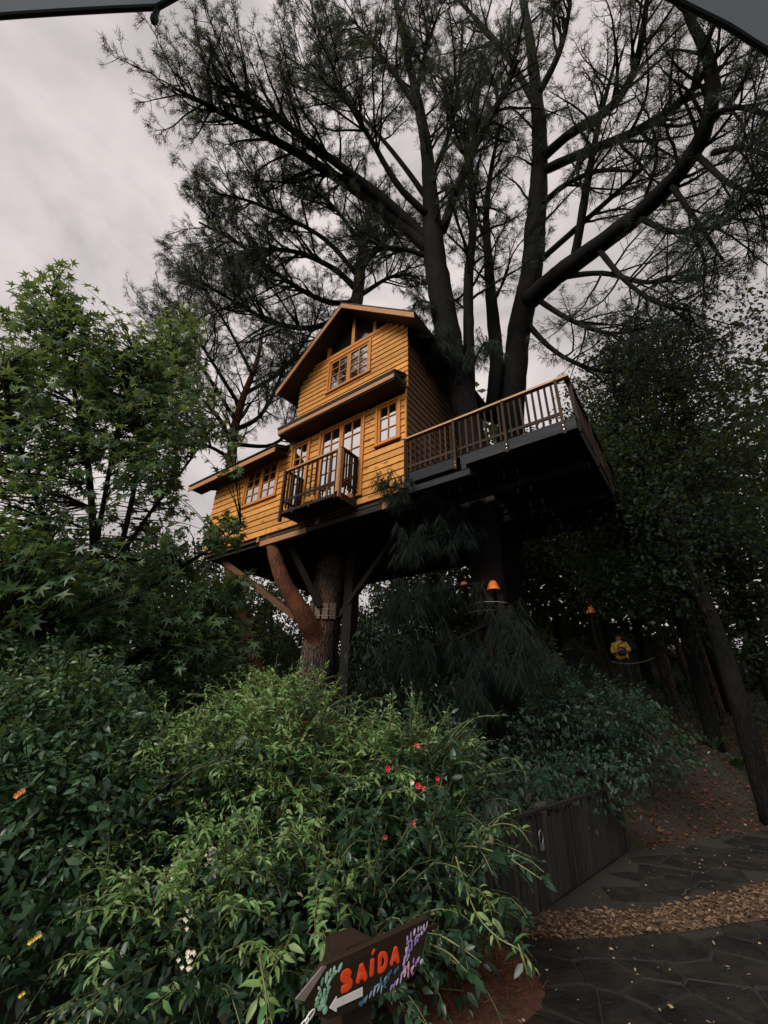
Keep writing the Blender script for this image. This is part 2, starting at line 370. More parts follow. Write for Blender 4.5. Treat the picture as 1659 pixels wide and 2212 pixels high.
i = np.arange(ny - 1)[:, None] * nx; j = np.arange(nx - 1)[None, :]
a.add(np.stack([X, Y, Z], -1), None, np.stack([i + j, i + j + 1, i + nx + j + 1, i + nx + j], -1))
build(a, 'ground', M['ground'], smooth=True, kind='structure')

M['litter_tan'] = leafmat('tan_fallen_leaves', [(0.055, 0.034, 0.020), (0.13, 0.082, 0.048), (0.24, 0.155, 0.095), (0.09, 0.056, 0.034)], .6, .05, .3)
M['litter_red'] = leafmat('reddish_fallen_leaves', [(0.045, 0.019, 0.011), (0.095, 0.038, 0.020), (0.16, 0.066, 0.033), (0.065, 0.030, 0.018)], .7, .05, .25)
M['litter_pale'] = leafmat('pale_fallen_leaves', [(0.16, 0.12, 0.07), (0.30, 0.24, 0.15), (0.42, 0.30, 0.18)], .6, .05, .3)
# ------------------------------------------------------------------ tree house
HP = np.array([0.4527, 7.9872, 6.0338])             # right front corner at floor height
HX = np.array([0.80303, -0.59594, 0.0]); HD = np.array([0.59594, 0.80303, 0.0])   # along the front (rightwards), into the house
H_RZ = math.atan2(HX[1], HX[0])
def house_pt(x, y, z): return HP + HX * x + HD * y + np.array([0, 0, z])
def to_house(P):
    q = np.asarray(P, float) - HP
    return np.array([q @ HX, q @ HD, q[2]])
house = thing('tree_house', 'honey coloured wooden tree house with gabled upper storey, balcony and dark deck', 'tree house', tuple(HP), H_RZ)

# --- walls: lapped siding boards on a core coloured dark to deepen their shadow gaps
def board_mesh(L, hgt, out=0.036):
    a = Acc()
    pr = [(-out, 0.0), (-0.004, 0.0), (-0.002, hgt), (-0.016, hgt)]
    e = 0.004
    pr = [(-out, e), (-out + e, 0.0), (-0.002, 0.0), (-0.002, hgt), (-0.018, hgt)]
    n = len(pr)
    v = [(x, y, z) for x in (-L / 2, L / 2) for (y, z) in pr]
    f4 = [(k, (k + 1) % n, n + (k + 1) % n, n + k) for k in range(n)]
    a.add(v, [(0, 4, 1), (1, 4, 3), (1, 3, 2), (n, n + 1, n + 4), (n + 1, n + 3, n + 4), (n + 1, n + 2, n + 3)], f4)
    return a
def siding(parent, rows, mat, side=False):
    """rows: (x0, x1, z0, height) in wall coordinates"""
    for (x0, x1, z0, hg) in rows:
        if x1 - x0 < 0.03: continue
        o = build(board_mesh(x1 - x0, hg), 'siding_board', mat, parent)
        if side:
            o.location = (0.0, (x0 + x1) / 2, z0); o.rotation_euler = (0, 0, math.pi / 2)
        else:
            o.location = ((x0 + x1) / 2, 0.0, z0)
        o.rotation_euler[1] += random.uniform(-0.0012, 0.0012)
        o.location[1 if not side else 0] += random.uniform(-0.002, 0.002)

def cut(x0, x1, holes):
    segs = [(x0, x1)]
    for (a0, a1) in holes:
        nn = []
        for (s0, s1) in segs:
            if a1 <= s0 or a0 >= s1: nn.append((s0, s1)); continue
            if a0 > s0: nn.append((s0, a0))
            if a1 < s1: nn.append((a1, s1))
        segs = nn
    return segs

# openings in x (= -s): x0, x1, z0, z1, sashes, columns, rows, name
OPEN_LOW = [(-0.84, -0.12, 1.31, 2.46, 1, 2, 3, 'window'), (-2.72, -1.18, 0.16, 2.48, 2, 2, 5, 'door'),
            (-3.78, -3.06, 0.30, 2.44, 1, 2, 5, 'window'), (-5.75, -4.24, 1.04, 2.22, 2, 2, 4, 'window')]
OPEN_UP = [(-2.65, -1.08, 3.78, 4.93, 2, 2, 4, 'window')]
PITCH = 0.187; GAP = 0.018
def wall_holder(name, x0, x1, y0, y1, z0, z1):
    a = Acc(); a.box(x0, x1, y0, y1, z0, z1)
    return build(a, name, M['dark_inside'], house)
wl = wall_holder('front_wall', -7.30, -0.02, 0.0, 0.10, -0.10, 2.62)
rows = []
z = -0.10; k = 0
while z < 2.5:
    holes = [(o[0], o[1]) for o in OPEN_LOW if o[2] < z + PITCH * 0.75 and o[3] > z + PITCH * 0.3]
    for (a0, a1) in cut(-7.30, 0.0, holes):
        # long rows are made of two lengths butted together
        if a1 - a0 > 3.2:
            c = a0 + (a1 - a0) * random.uniform(0.35, 0.65)
            rows += [(a0, c - 0.002, z, PITCH - GAP), (c + 0.002, a1, z, PITCH - GAP)]
        else: rows.append((a0, a1, z, PITCH - GAP))
    z += PITCH
siding(wl, rows, M['siding'])
# upper storey
GX, GZ, GS = -1.86, 6.30, 0.845                      # gable centre, underside height at the ridge, slope
wu = wall_holder('upper_front_wall', -3.80, -0.02, 0.0, 0.10, 2.62, 4.72)
rows = []; z = 2.66; UP = 0.165
while z < 5.02:
    half = min(1.94, (GZ - 0.02 - (z + UP * .5)) / GS)
    holes = [(o[0], o[1]) for o in OPEN_UP if o[2] < z + UP * 0.75 and o[3] > z + UP * 0.3]
    for (a0, a1) in cut(GX - half, GX + half, holes): rows.append((a0, a1, z, UP - 0.016))
    z += UP
siding(wu, rows, M['siding'])
a = Acc(); a.add([(GX - 1.87, .02, 4.72), (GX + 1.87, .02, 4.72), (GX + 1.42, .02, 5.06), (GX - 1.42, .02, 5.06)], None, [(0, 1, 2, 3)])
build(a, 'wall_infill', M['dark_inside'], wu)
# gable opening above the trim: dark recess, posts, panes
gable = boxo('gable_trim', GX - 1.36, GX + 1.36, -0.05, 0.06, 5.03, 5.13, M['frame'], house)
ga = Acc(); ga.add([(GX - 1.4, 0.35, 4.95), (GX + 1.4, 0.35, 4.95), (GX, 0.35, 6.28)], [(0, 1, 2)])
build(ga, 'gable_recess', M['dark_inside'], house)
for gx in (GX - 0.86, GX + 0.08, GX + 0.86):
    hz = GZ - 0.03 - abs(gx - GX) * GS
    boxo('gable_post', gx - 0.055, gx + 0.055, -0.03, 0.07, 5.13, hz, M['frame'], house)
for (x0, x1) in ((GX + 0.135, GX + 0.805), (GX - 0.805, GX + 0.025)):
    zt0 = GZ - 0.05 - abs(x0 - GX) * GS; zt1 = GZ - 0.05 - abs(x1 - GX) * GS
    a = Acc(); a.add([(x0, 0.03, 5.13), (x1, 0.03, 5.13), (x1, 0.03, zt1), (x0, 0.03, zt0), (x0, 0.036, 5.13), (x1, 0.036, 5.13), (x1, 0.036, zt1), (x0, 0.036, zt0)], None, [(0, 1, 2, 3), (4, 7, 6, 5), (0, 4, 5, 1), (1, 5, 6, 2), (2, 6, 7, 3), (3, 7, 4, 0)])
    build(a, 'gable_pane', M['gable_glass'], house, center=True)
# side wall (right), left and rear walls, floor
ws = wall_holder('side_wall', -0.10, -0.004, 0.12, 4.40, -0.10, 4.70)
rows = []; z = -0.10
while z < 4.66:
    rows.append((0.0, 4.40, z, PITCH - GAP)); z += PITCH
siding(ws, rows, M['shaded_side_wood'], side=True)
boxo('corner_board', -0.002, 0.038, -0.040, 0.0, -0.10, 2.70, M['siding'], house)
boxo('left_wall', -7.30, -7.22, 0.10, 4.40, -0.10, 2.6, M['shaded_side_wood'], house)
boxo('upper_left_wall', -3.80, -3.70, 0.10, 4.40, 2.62, 4.70, M['shaded_side_wood'], house)
boxo('rear_wall', -7.22, -0.10, 4.30, 4.40, -0.10, 4.70, M['shaded_side_wood'], house)
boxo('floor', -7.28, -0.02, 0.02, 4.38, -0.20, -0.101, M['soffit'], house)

# --- windows and door
def window(x0, x1, z0, z1, sashes, cols, rws, name):
    cx, cz = (x0 + x1) / 2, (z0 + z1) / 2
    a = Acc(); fw = 0.062; y0, y1 = -0.066, 0.02
    a.box(x0, x0 + fw, y0, y1, z0, z1); a.box(x1 - fw, x1, y0, y1, z0, z1)
    a.box(x0 + fw, x1 - fw, y0 + .003, y1, z1 - fw, z1); a.box(x0 - 0.02, x1 + 0.02, y0 - 0.022, y1, z0 - 0.05, z0)
    w_ = build(a, name, M['frame'], house, center=True)
    w_loc = np.array(w_.location)
    ix0, ix1, iz0, iz1 = x0 + fw + .004, x1 - fw - .004, z0 + .004, z1 - fw - .004
    sw = (ix1 - ix0) / sashes
    for k in range(sashes):
        sx0, sx1 = ix0 + k * sw + 0.003, ix0 + (k + 1) * sw - 0.003
        st = 0.062; a = Acc(); ya, yb = -0.040, 0.012
        a.box(sx0, sx0 + st, ya, yb, iz0, iz1); a.box(sx1 - st, sx1, ya, yb, iz0, iz1)
        a.box(sx0 + st, sx1 - st, ya + .002, yb, iz1 - st, iz1); a.box(sx0 + st, sx1 - st, ya + .002, yb, iz0, iz0 + st * (1.0 if name == 'window' else 1.7))
        pz0, pz1 = iz0 + st * (1.0 if name == 'window' else 1.7), iz1 - st
        pw, ph = (sx1 - sx0 - 2 * st) / cols, (pz1 - pz0) / rws; mt = 0.024
        for c in range(1, cols): a.box(sx0 + st + c * pw - mt / 2, sx0 + st + c * pw + mt / 2, ya + .006, yb, pz0, pz1)
        for r in range(1, rws):
            for c in range(cols):
                a.box(sx0 + st + c * pw + (mt / 2 if c else 0), sx0 + st + (c + 1) * pw - (mt / 2 if c < cols - 1 else 0), ya + .009, yb, pz0 + r * ph - mt / 2, pz0 + r * ph + mt / 2)
        a.v = [v - w_loc for v in a.v]
        build(a, 'sash' if name == 'window' else 'door_leaf', M['frame'], w_)
        for c in range(cols):
            for r in range(rws):
                p = Acc(); hx, hz = pw / 2 - .002, ph / 2 - .002
                p.box(-hx, hx, -0.002, 0.002, -hz, hz)
                o = build(p, 'pane', M['glass'], w_)
                o.location = Vector((sx0 + st + (c + .5) * pw, -0.008, pz0 + (r + .5) * ph)) - Vector(w_loc)
                o.rotation_euler = (random.uniform(-.012, .012), 0, random.uniform(-.012, .012))
    if name == 'door':
        a = Acc(); a.tube([(cx - w_loc[0] + .06, -0.075, 1.22 - w_loc[2]), (cx - w_loc[0] + .15, -0.075, 1.22 - w_loc[2])], 0.011, 8)
        a.tube([(cx - w_loc[0] + .06, -0.045, 1.22 - w_loc[2]), (cx - w_loc[0] + .06, -0.08, 1.22 - w_loc[2])], 0.012, 8)
        build(a, 'door_handle', M['metal'], w_)
    return w_
for o in OPEN_LOW + OPEN_UP: window(*o)

# --- roofs
def slab(parent_name, quad_top, thick, mat):
    """quad_top: four corner points of the upper face"""
    q = np.asarray(quad_top, float); dn = np.array([0, 0, -thick])
    a = Acc(); a.add(np.vstack([q + dn, q]), None, [(3, 2, 1, 0), (4, 5, 6, 7), (0, 1, 5, 4), (1, 2, 6, 5), (2, 3, 7, 6), (3, 0, 4, 7)])
    return build(a, parent_name, mat, house)
YF, YB = -0.50, 4.75
for sx in (-1, 1):
    ex = 2.42 if sx < 0 else 2.44
    ez = GZ - ex * GS
    e0 = 0.0 if sx < 0 else 0.0
    q = [(GX, YF, GZ + .06), (GX, YB, GZ + .06), (GX + sx * ex, YB, ez + .06), (GX + sx * ex, YF, ez + .06)]
    if sx > 0: q = q[::-1]
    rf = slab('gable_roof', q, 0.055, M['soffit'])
    q2 = [(p[0], p[1] - (.035 if p[1] < 0 else -.03), p[2] + .045) for p in q]
    q2 = [((p[0] + sx * .03) if abs(p[0] - GX) > 1 else p[0], p[1], p[2] - (.02 if abs(p[0] - GX) > 1 else 0)) for p in q2]
    q2n = np.asarray(q2); dn = np.array([0, 0, -.035])
    a = Acc(); a.add(np.vstack([q2n + dn, q2n]), None, [(3, 2, 1, 0), (4, 5, 6, 7), (0, 1, 5, 4), (1, 2, 6, 5), (2, 3, 7, 6), (3, 0, 4, 7)])
    build(a, 'roofing', M['roofing'], rf)
    # rake board on the front edge, rafters below the slab
    p0 = np.array([GX, YF - .018, GZ - .055]); p1 = np.array([GX + sx * ex, YF - .018, ez - .055])
    fb = Acc(); th = 0.15
    fb.add([(p0[0], p0[1] - .014, p0[2] - th * .35), (p0[0], p0[1] - .014, p0[2] + th * .75), (p1[0], p1[1] - .014, p1[2] + th * .75), (p1[0], p1[1] - .014, p1[2] - th * .35),
            (p0[0], p0[1] + .014, p0[2] - th * .35), (p0[0], p0[1] + .014, p0[2] + th * .75), (p1[0], p1[1] + .014, p1[2] + th * .75), (p1[0], p1[1] + .014, p1[2] - th * .35)],
           None, [(0, 1, 2, 3), (7, 6, 5, 4), (0, 4, 5, 1), (1, 5, 6, 2), (2, 6, 7, 3), (3, 7, 4, 0)])
    build(fb, 'rake_board', M['fascia'], rf)
    for yy in (0.25, 1.1, 1.95, 2.8, 3.65, 4.5):
        b_ = Acc(); b_.bar((GX + sx * .03, yy, GZ - .06), (GX + sx * (ex - .03), yy, ez - .06 + .03), .05, .10); build(b_, 'rafter', M['soffit'], rf)
# pent roof over the lower windows, between the storeys
q = [(-3.90, YF, 2.78), (0.02, YF, 2.78), (0.02, -0.04, 3.02), (-3.90, -0.04, 3.02)]
pr = slab('pent_roof', q, 0.05, M['soffit'])
qn = np.asarray([(-3.93, YF - .05, 2.81), (0.05, YF - .05, 2.81), (0.05, -0.04, 3.06), (-3.93, -0.04, 3.06)]); dn = np.array([0, 0, -.03])
a = Acc(); a.add(np.vstack([qn + dn, qn]), None, [(3, 2, 1, 0), (4, 5, 6, 7), (0, 1, 5, 4), (1, 2, 6, 5), (2, 3, 7, 6), (3, 0, 4, 7)]); build(a, 'roofing', M['roofing'], pr)
boxo('fascia_board', -3.90, 0.02, YF - .03, YF - .002, 2.595, 2.715, M['fascia'], pr)
boxo('fascia_strip', -3.90, 0.02, YF - .045, YF - .006, 2.718, 2.778, M['dark_wood'], pr)
boxo('end_board', 0.022, 0.05, YF - .03, -0.04, 2.60, 2.76, M['dark_wood'], pr)
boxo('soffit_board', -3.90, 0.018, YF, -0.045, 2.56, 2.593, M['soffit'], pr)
# low roof of the left wing, rising from its front eave
ze, zr, yr = 2.26, 3.36, 2.2
q = [(-8.12, YF, ze), (-3.905, YF, ze), (-3.905, yr, zr), (-8.12, yr, zr)]
lr = slab('wing_roof', q, 0.05, M['soffit'])
qn = np.asarray([(-8.16, YF - .04, ze + .03), (-3.905, YF - .04, ze + .03), (-3.905, yr, zr + .045), (-8.16, yr, zr + .045)])
a = Acc(); a.add(np.vstack([qn + dn, qn]), None, [(3, 2, 1, 0), (4, 5, 6, 7), (0, 1, 5, 4), (1, 2, 6, 5), (2, 3, 7, 6), (3, 0, 4, 7)]); build(a, 'roofing', M['roofing'], lr)
q = [(-8.12, yr + .002, zr), (-3.905, yr + .002, zr), (-3.905, 4.9, ze), (-8.12, 4.9, ze)]
slab('wing_roof', q, 0.05, M['soffit'])
boxo('fascia_board', -8.12, -3.93, YF - .03, YF - .002, ze - .20, ze - .06, M['fascia'], lr)
boxo('soffit_board', -8.10, -3.93, YF, -0.045, ze - .10, ze - .07, M['soffit'], lr)
a = Acc(); a.add([(-8.11, YF, ze - .1), (-8.11, 4.9, ze - .1), (-8.11, 4.9, ze - .01), (-8.11, yr, zr - .01), (-8.11, YF, ze - .01), (-8.11, yr, zr - .12)], [(0, 5, 4), (5, 3, 4), (5, 1, 2), (5, 2, 3)]); build(a, 'barge_board', M['dark_wood'], lr)
a = Acc(); a.add([(-7.29, 0.0, 2.2), (-7.29, 4.4, 2.2), (-7.29, yr, zr - .05)], [(0, 1, 2)]); build(a, 'wing_gable_wall', M['shaded_side_wood'], house)

# --- railing pieces
def railing(parent, p0, p1, n, zb, zt, mat=None, cap=True, posts=(), lower=0.28, drop=0.0):
    """balusters between two plan points, bottom and top heights"""
    p0 = np.array([*p0, 0.0]); p1 = np.array([*p1, 0.0])
    for k in range(n):
        q = p0 + (p1 - p0) * ((k + 0.5) / n)
        b_ = Acc(); t_ = random.uniform(-.006, .006)
        b_.box(-.019, .019, -.014, .014, 0, zt - .045 - (zb + lower - .14))
        o = build(b_, 'baluster', M['rail_wood_z'], parent); o.location = (q[0], q[1], zb + lower - .14)
        o.rotation_euler = (t_, t_ * .7, math.atan2(p1[1] - p0[1], p1[0] - p0[0]))
    baro('bottom_rail', p0 + [0, 0, zb + lower], p1 + [0, 0, zb + lower], .035, .06, M['rail_wood'], parent)
    if cap: baro('handrail', p0 + [0, 0, zt - .02], p1 + [0, 0, zt - .02], .085, .042, M['cap_wood'], parent)

# --- balcony in front of the door
BX0, BX1, BY = -3.22, -1.32, -0.62
BZ = 0.02
balc = boxo('balcony', BX0, BX1, BY, -0.045, BZ - .10, BZ - .05, M['soffit'], house)
def under(parent, fn):
    n0 = set(bpy.data.objects.keys())
    fn()
    inv = Vector(parent.location)
    for nme in set(bpy.data.objects.keys()) - n0:
        o = bpy.data.objects[nme]
        if o.parent is parent: o.location = Vector(o.location) - inv
def balcony():
    for k in range(5):
        y0 = BY + .004 + k * .114
        boxo('floor_plank', BX0, BX1, y0, y0 + .108, BZ - .048, BZ - .018, M['dark_wood'], balc)
    railing(balc, (BX0 + .05, BY + .03), (BX1 - .10, BY + .03), 11, BZ, 1.16)
    railing(balc, (BX1 - .03, BY + .08), (BX1 - .03, -0.10), 5, BZ, 1.16, cap=False)
    railing(balc, (BX0 + .02, BY + .08), (BX0 + .02, -0.10), 5, BZ, 1.16, cap=False)
    for xx in (BX0 + .02, BX1 - .03):
        baro('handrail', (xx, BY - .01, 1.142), (xx, -0.045, 1.142), .085, .042, M['rail_wood'], balc)
    boxo('post', BX0 - .035, BX0 + .035, BY - .02, BY + .055, BZ - .26, 1.118, M['rail_wood_z'], balc)
    boxo('post', BX1 - .145, BX1 - .105, BY - .03, BY + .05, BZ - .16, 1.118, M['rail_wood_z'], balc)
    boxo('post', BX1 - .095, BX1 - .03, BY - .045, BY - .012, BZ - .02, 1.118, M['cap_wood'], balc)
    boxo('post', BX1 - .028, BX1 + .01, BY - .04, BY + .05, BZ - .16, 1.118, M['beam'], balc)
    for xx in (BX0 + .02, BX1 - .03): boxo('post', xx - .03, xx + .03, -0.10, -0.046, BZ - .05, 1.118, M['rail_wood_z'], balc)
    boxo('edge_beam', BX0 + .036, BX1 - .15, BY - .012, BY + .03, BZ - .10, BZ - .052, M['rail_wood'], balc)
    for xx in (BX0 + .45, BX0 + 1.0): boxo('joist_end', xx - .02, xx + .02, BY - .03, -0.05, BZ - .16, BZ - .103, M['slate_wood'], balc)
    boxo('side_beam', BX1 - .02, BX1 + .02, BY + .055, -0.046, BZ - .20, BZ - .06, M['dark_wood'], balc)
under(balc, balcony)

# --- deck on the right
DX, DY = 3.46, 4.35
DZ = 0.28
deck = boxo('deck', 0.06, DX - .03, 0.12, DY - .06, DZ - .16, DZ - .10, M['dark_wood'], house)
bm_loc = Vector(deck.location); deck_mesh = deck.data
# open frame of joists instead of a closed sheet, planks above it with gaps
a = Acc()
for yy in np.linspace(0.3, DY - .1, 6): a.box(0.06 - bm_loc[0], DX - .03 - bm_loc[0], yy - .025 - bm_loc[1], yy + .025 - bm_loc[1], DZ - .16 - bm_loc[2], DZ - .022 - bm_loc[2])
deck.data = a.mesh('deck'); deck.data.materials.append(M['dark_wood'])
HOLE = to_house(at(1036, 1040, 9.5))
def deck_parts():
    npl = 24; wd = (DX - .02) / npl
    for k in range(npl):
        x0 = .04 + k * wd
        g = .005 if random.random() < .8 else .014
        hole = abs(x0 + wd / 2 - HOLE[0]) < .48
        if hole:
            boxo('deck_plank', x0, x0 + wd - g, 0.0, HOLE[1] - .45, DZ - .02, DZ + .012, M['dark_wood'], deck)
            boxo('deck_plank', x0, x0 + wd - g, HOLE[1] + .45, DY, DZ - .02, DZ + .012, M['dark_wood'], deck)
        else: boxo('deck_plank', x0, x0 + wd - g, 0.0, DY, DZ - .02, DZ + .012, M['dark_wood'], deck)
    ps = [0.02, 1.20, 2.25, 3.26]
    for k, n in ((0, 9), (1, 7), (2, 8)): railing(deck, (ps[k] + .04, 0.01), (ps[k + 1] - .04, 0.01), n, DZ, 1.19, cap=False, lower=.17)
    railing(deck, (DX - .02, .08), (DX - .02, DY - .08), 30, DZ, 1.19, cap=False, lower=.17)
    railing(deck, (.1, DY - .02), (DX - .1, DY - .02), 20, DZ, 1.19, cap=False, lower=.17)
    baro('handrail', (0.0, -0.005, 1.17), (DX + .03, -0.005, 1.17), .10, .042, M['cap_wood'], deck)
    baro('handrail', (DX - .02, .05, 1.17), (DX - .02, DY, 1.17), .09, .042, M['dark_wood'], deck)
    baro('handrail', (.05, DY - .02, 1.17), (DX - .07, DY - .02, 1.17), .09, .042, M['dark_wood'], deck)
    for k, xx in enumerate(ps):
        p = boxo('railing_post', xx - .026, xx + .026, -0.075, -0.042, DZ - .30 if k else DZ - .36, 1.148, M['rail_wood_z'], deck)
        for zz in (-.14, -.22):
            b_ = Acc(); b_.tube([(xx, -0.076, DZ + zz), (xx, -0.083, DZ + zz)], .007, 8)
            o = build(b_, 'bolt', M['metal'], deck)
    for yy in (0.12, 1.5, 2.9, DY - .08): boxo('railing_post', DX - .005, DX + .035, yy - .035, yy + .035, DZ - .25, 1.148, M['dark_wood'], deck)
    boxo('edge_beam', 0.10, 1.16, -0.040, 0.0, DZ - .25, DZ - .03, M['slate_wood'], deck)
    boxo('edge_beam', 1.30, DX, -0.040, 0.0, DZ - .25, DZ - .03, M['slate_wood'], deck)
    boxo('edge_beam', DX - .035, DX + .002, 0.003, DY, DZ - .25, DZ - .03, M['dark_wood'], deck)
    boxo('edge_beam', 0.1, DX - .04, DY - .035, DY, DZ - .25, DZ - .03, M['dark_wood'], deck)
    boxo('beam_end', 1.32, 1.42, -0.06, .5, DZ - .36, DZ - .253, M['slate_wood'], deck)
    boxo('beam_end', 0.04, 0.14, -0.06, .5, DZ - .36, DZ - .255, M['slate_wood'], deck)
    boxo('support_beam', 0.03, 0.66, -0.045, .06, DZ - .50, DZ - .365, M['slate_wood'], deck)
    boxo('support_beam', 0.664, 1.48, -0.045, .06, DZ - .50, DZ - .365, M['slate_wood'], deck)
    for yy in (1.2, 2.75, 4.1): boxo('support_beam', -.1, DX - .1, yy - .06, yy + .06, DZ - .36, DZ - .165, M['dark_wood'], deck)
    baro('brace', (DX - .12, .06, DZ - .20), (DX - .10, DY + .05, DZ - .22), .05, .10, M['rail_wood'], deck)
under(deck, deck_parts)

# --- floor frame and struts below the house
boxo('sill_beam', -4.62, -2.90, -0.03, .09, -.40, -.26, M['beam'], house)
boxo('sill_beam', -2.90, -0.60, -0.025, .09, -.39, -.26, M['dark_wood'], house)  # shaded middle of one sill, its ends lit: both put into the wood colour
boxo('sill_beam', -0.598, 0.02, -0.035, .09, -.40, -.25, M['beam'], house)
boxo('sill_plate', -7.2, -0.1, .10, .16, -.30, -.203, M['dark_wood'], house)
for yy in (1.4, 2.8, 4.2): boxo('floor_beam', -7.2, -0.1, yy - .08, yy + .08, -.42, -.30, M['dark_wood'], house)
for k in range(12):
    xx = -7.1 + k * .62
    boxo('floor_joist', xx - .035, xx + .035, .17, 4.36, -.298, -.203, M['soffit'], house)
for xx in (-4.75, -2.55): boxo('joist_end', xx - .045, xx + .045, -.02, .09, -.25, -.11, M['beam'], house)
TR1 = at(690, 1420, 11.5)[:2]                          # trunk under the house
tz = at(672, 1338, 11.1)
def strut(p, q, mat, wd=.13, ht=.13): baro('strut', p, q, wd, ht, mat, house)
strut((-6.75, .35, -.28), to_house(at(640, 1335, 11.2)), M['strut_wood'], .12, .15)
strut((-4.9, .5, -.35), to_house(at(662, 1332, 11.05)), M['dark_wood'], .12, .14)
strut((-3.9, .35, -.35), to_house(at(690, 1310, 11.0)), M['dark_wood'], .12, .14)
strut((-1.0, 1.2, -.40), to_house(at(735, 1330, 11.2)), M['dark_wood'], .12, .14)
# ------------------------------------------------------------------ foliage tools
def scatter(acc, V, F, pos, dirv, nor, scale):
    """copies of a small template: its x axis along dirv, its z axis near nor"""
    pos = np.asarray(pos, float); N = len(pos)
    if not N: return
    x = unit(dirv); z = unit(nor - (nor * x).sum(-1, keepdims=True) * x); y = np.cross(z, x)
    V = np.asarray(V, float); s = np.asarray(scale, float).reshape(-1, 1, 1)
    W = pos[:, None, :] + s * (V[None, :, 0:1] * x[:, None, :] + V[None, :, 1:2] * y[:, None, :] + V[None, :, 2:3] * z[:, None, :])
    f = np.asarray(F)[None] + (np.arange(N) * len(V))[:, None, None]
    acc.add(W, f)
def rnd(n, s=1.0): return rng.normal(0, s, (n, 3))
OVATE_V = [(0, 0, 0), (.30, .21, .04), (.30, -.21, .04), (.66, .17, .03), (.66, -.17, .03), (1, 0, -.10), (.33, 0, 0), (.68, 0, -.02)]
OVATE_F = [(0, 6, 1), (0, 2, 6), (6, 7, 3), (6, 3, 1), (6, 2, 4), (6, 4, 7), (7, 5, 3), (7, 4, 5)]
LANCE_V = [(0, 0, 0), (.35, .12, .03), (.35, -.12, .03), (1, 0, -.22), (.4, 0, -.01)]
LANCE_F = [(0, 4, 1), (0, 2, 4), (4, 3, 1), (4, 2, 3)]
DIAM_V = [(0, 0, 0), (.45, .28, .05), (1, 0, -.06), (.45, -.28, .05)]
DIAM_F = [(0, 2, 1), (0, 3, 2)]
ROUND_V = [(0, 0, 0), (.22, .30, .04), (.22, -.30, .04), (.62, .34, .03), (.62, -.34, .03), (.98, 0, -.05), (.4, 0, -.01)]
ROUND_F = [(0, 6, 1), (0, 2, 6), (6, 3, 1), (6, 2, 4), (6, 5, 3), (6, 4, 5)]
_sv = [(0.0, 0.0, 0.0)]
for ang, rr in ((-150, .16), (-108, .80), (-80, .30), (-52, .95), (-26, .34), (0, 1.08), (26, .34), (52, .95), (80, .30), (108, .80), (150, .16)):
    _sv.append((rr * math.cos(math.radians(ang)) + .12, rr * math.sin(math.radians(ang)), -.16 * rr * rr))
_sv[0] = (.12, 0, .03)
STAR_V = _sv; STAR_F = [(0, k, k + 1) for k in range(1, 11)] + [(0, 11, 1)]
def tri_mesh(name, V, F, mat):
    a = Acc(); a.add(V, F); me = a.mesh(name, True); me.materials.append(mat); return me
def leaf_objects(parent, name, mesh, pos, dirv, nor, scale):
    x = unit(dirv); z = unit(nor - (nor * x).sum(-1, keepdims=True) * x); y = np.cross(z, x)
    for k in range(len(pos)):
        o = bpy.data.objects.new(name, mesh); COL.objects.link(o); o.parent = parent
        s = float(scale[k])
        Mx = Matrix(((x[k][0] * s, y[k][0] * s, z[k][0] * s, pos[k][0]), (x[k][1] * s, y[k][1] * s, z[k][1] * s, pos[k][1]), (x[k][2] * s, y[k][2] * s, z[k][2] * s, pos[k][2]), (0, 0, 0, 1)))
        o.matrix_local = Mx
def biggest(pos, scale, n, lo=(0, 0), hi=(1659, 2212)):
    """indices of the n leaves that show largest in the picture"""
    q = project(pos); size = np.asarray(scale) / np.maximum(q[:, 2], .3)
    ok = (q[:, 0] > lo[0]) & (q[:, 0] < hi[0]) & (q[:, 1] > lo[1]) & (q[:, 1] < hi[1]) & (q[:, 2] > 0)
    idx = np.argsort(-np.where(ok, size, 0))[:n]
    return idx

# ------------------------------------------------------------------ pines
def needles(acc, pos, dirv, K, L, wd, droop=.35, spread=.75):
    N = len(pos); pos = np.repeat(pos, K, 0); dv = np.repeat(dirv, K, 0)
    d = unit(unit(dv) * .55 + unit(rnd(N * K)) * spread + np.array([0, 0, -droop]))
    ln = L * rng.uniform(.7, 1.15, N * K)
    side = unit(np.cross(d, rnd(N * K)))
    b = pos + rnd(N * K, .012)
    V = np.stack([b - side * wd / 2, b + side * wd / 2, b + d * ln[:, None] * .55 + side * wd * .3 + np.array([0, 0, .0]), b + d * ln[:, None] + np.array([0, 0, -1.0]) * (ln * .12)[:, None]], 1)
    f = np.array([(0, 1, 2), (0, 2, 3)])[None] + (np.arange(N * K) * 4)[:, None, None]
    acc.add(V, f)
def needles_fine(acc, pos, dirv, K, L, wd, droop=.55, spread=.62):
    N = len(pos); pos = np.repeat(pos, K, 0); dv = np.repeat(dirv, K, 0)
    d = unit(unit(dv) * .55 + unit(rnd(N * K)) * spread + np.array([0, 0, -droop]))
    ln = L * rng.uniform(.45, 1.25, N * K)
    side = unit(np.cross(d, rnd(N * K)))
    b = pos + rnd(N * K, .035)
    V = np.stack([b - side * wd / 2, b + side * wd / 2, b + d * ln[:, None]], 1)
    acc.add(V, np.arange(N * K * 3).reshape(-1, 3))
def wander(p, d, L, n, wob, grav, tip_up):
    """a curved twig: points from p along d"""
    pts = [p]; d = unit(d)
    st = L / n
    for k in range(n):
        f = k / n
        d = unit(d + rng.normal(0, wob, 3) + np.array([0, 0, -grav * (1 - f) + tip_up * f]))
        pts.append(pts[-1] + d * st)
    return np.array(pts)
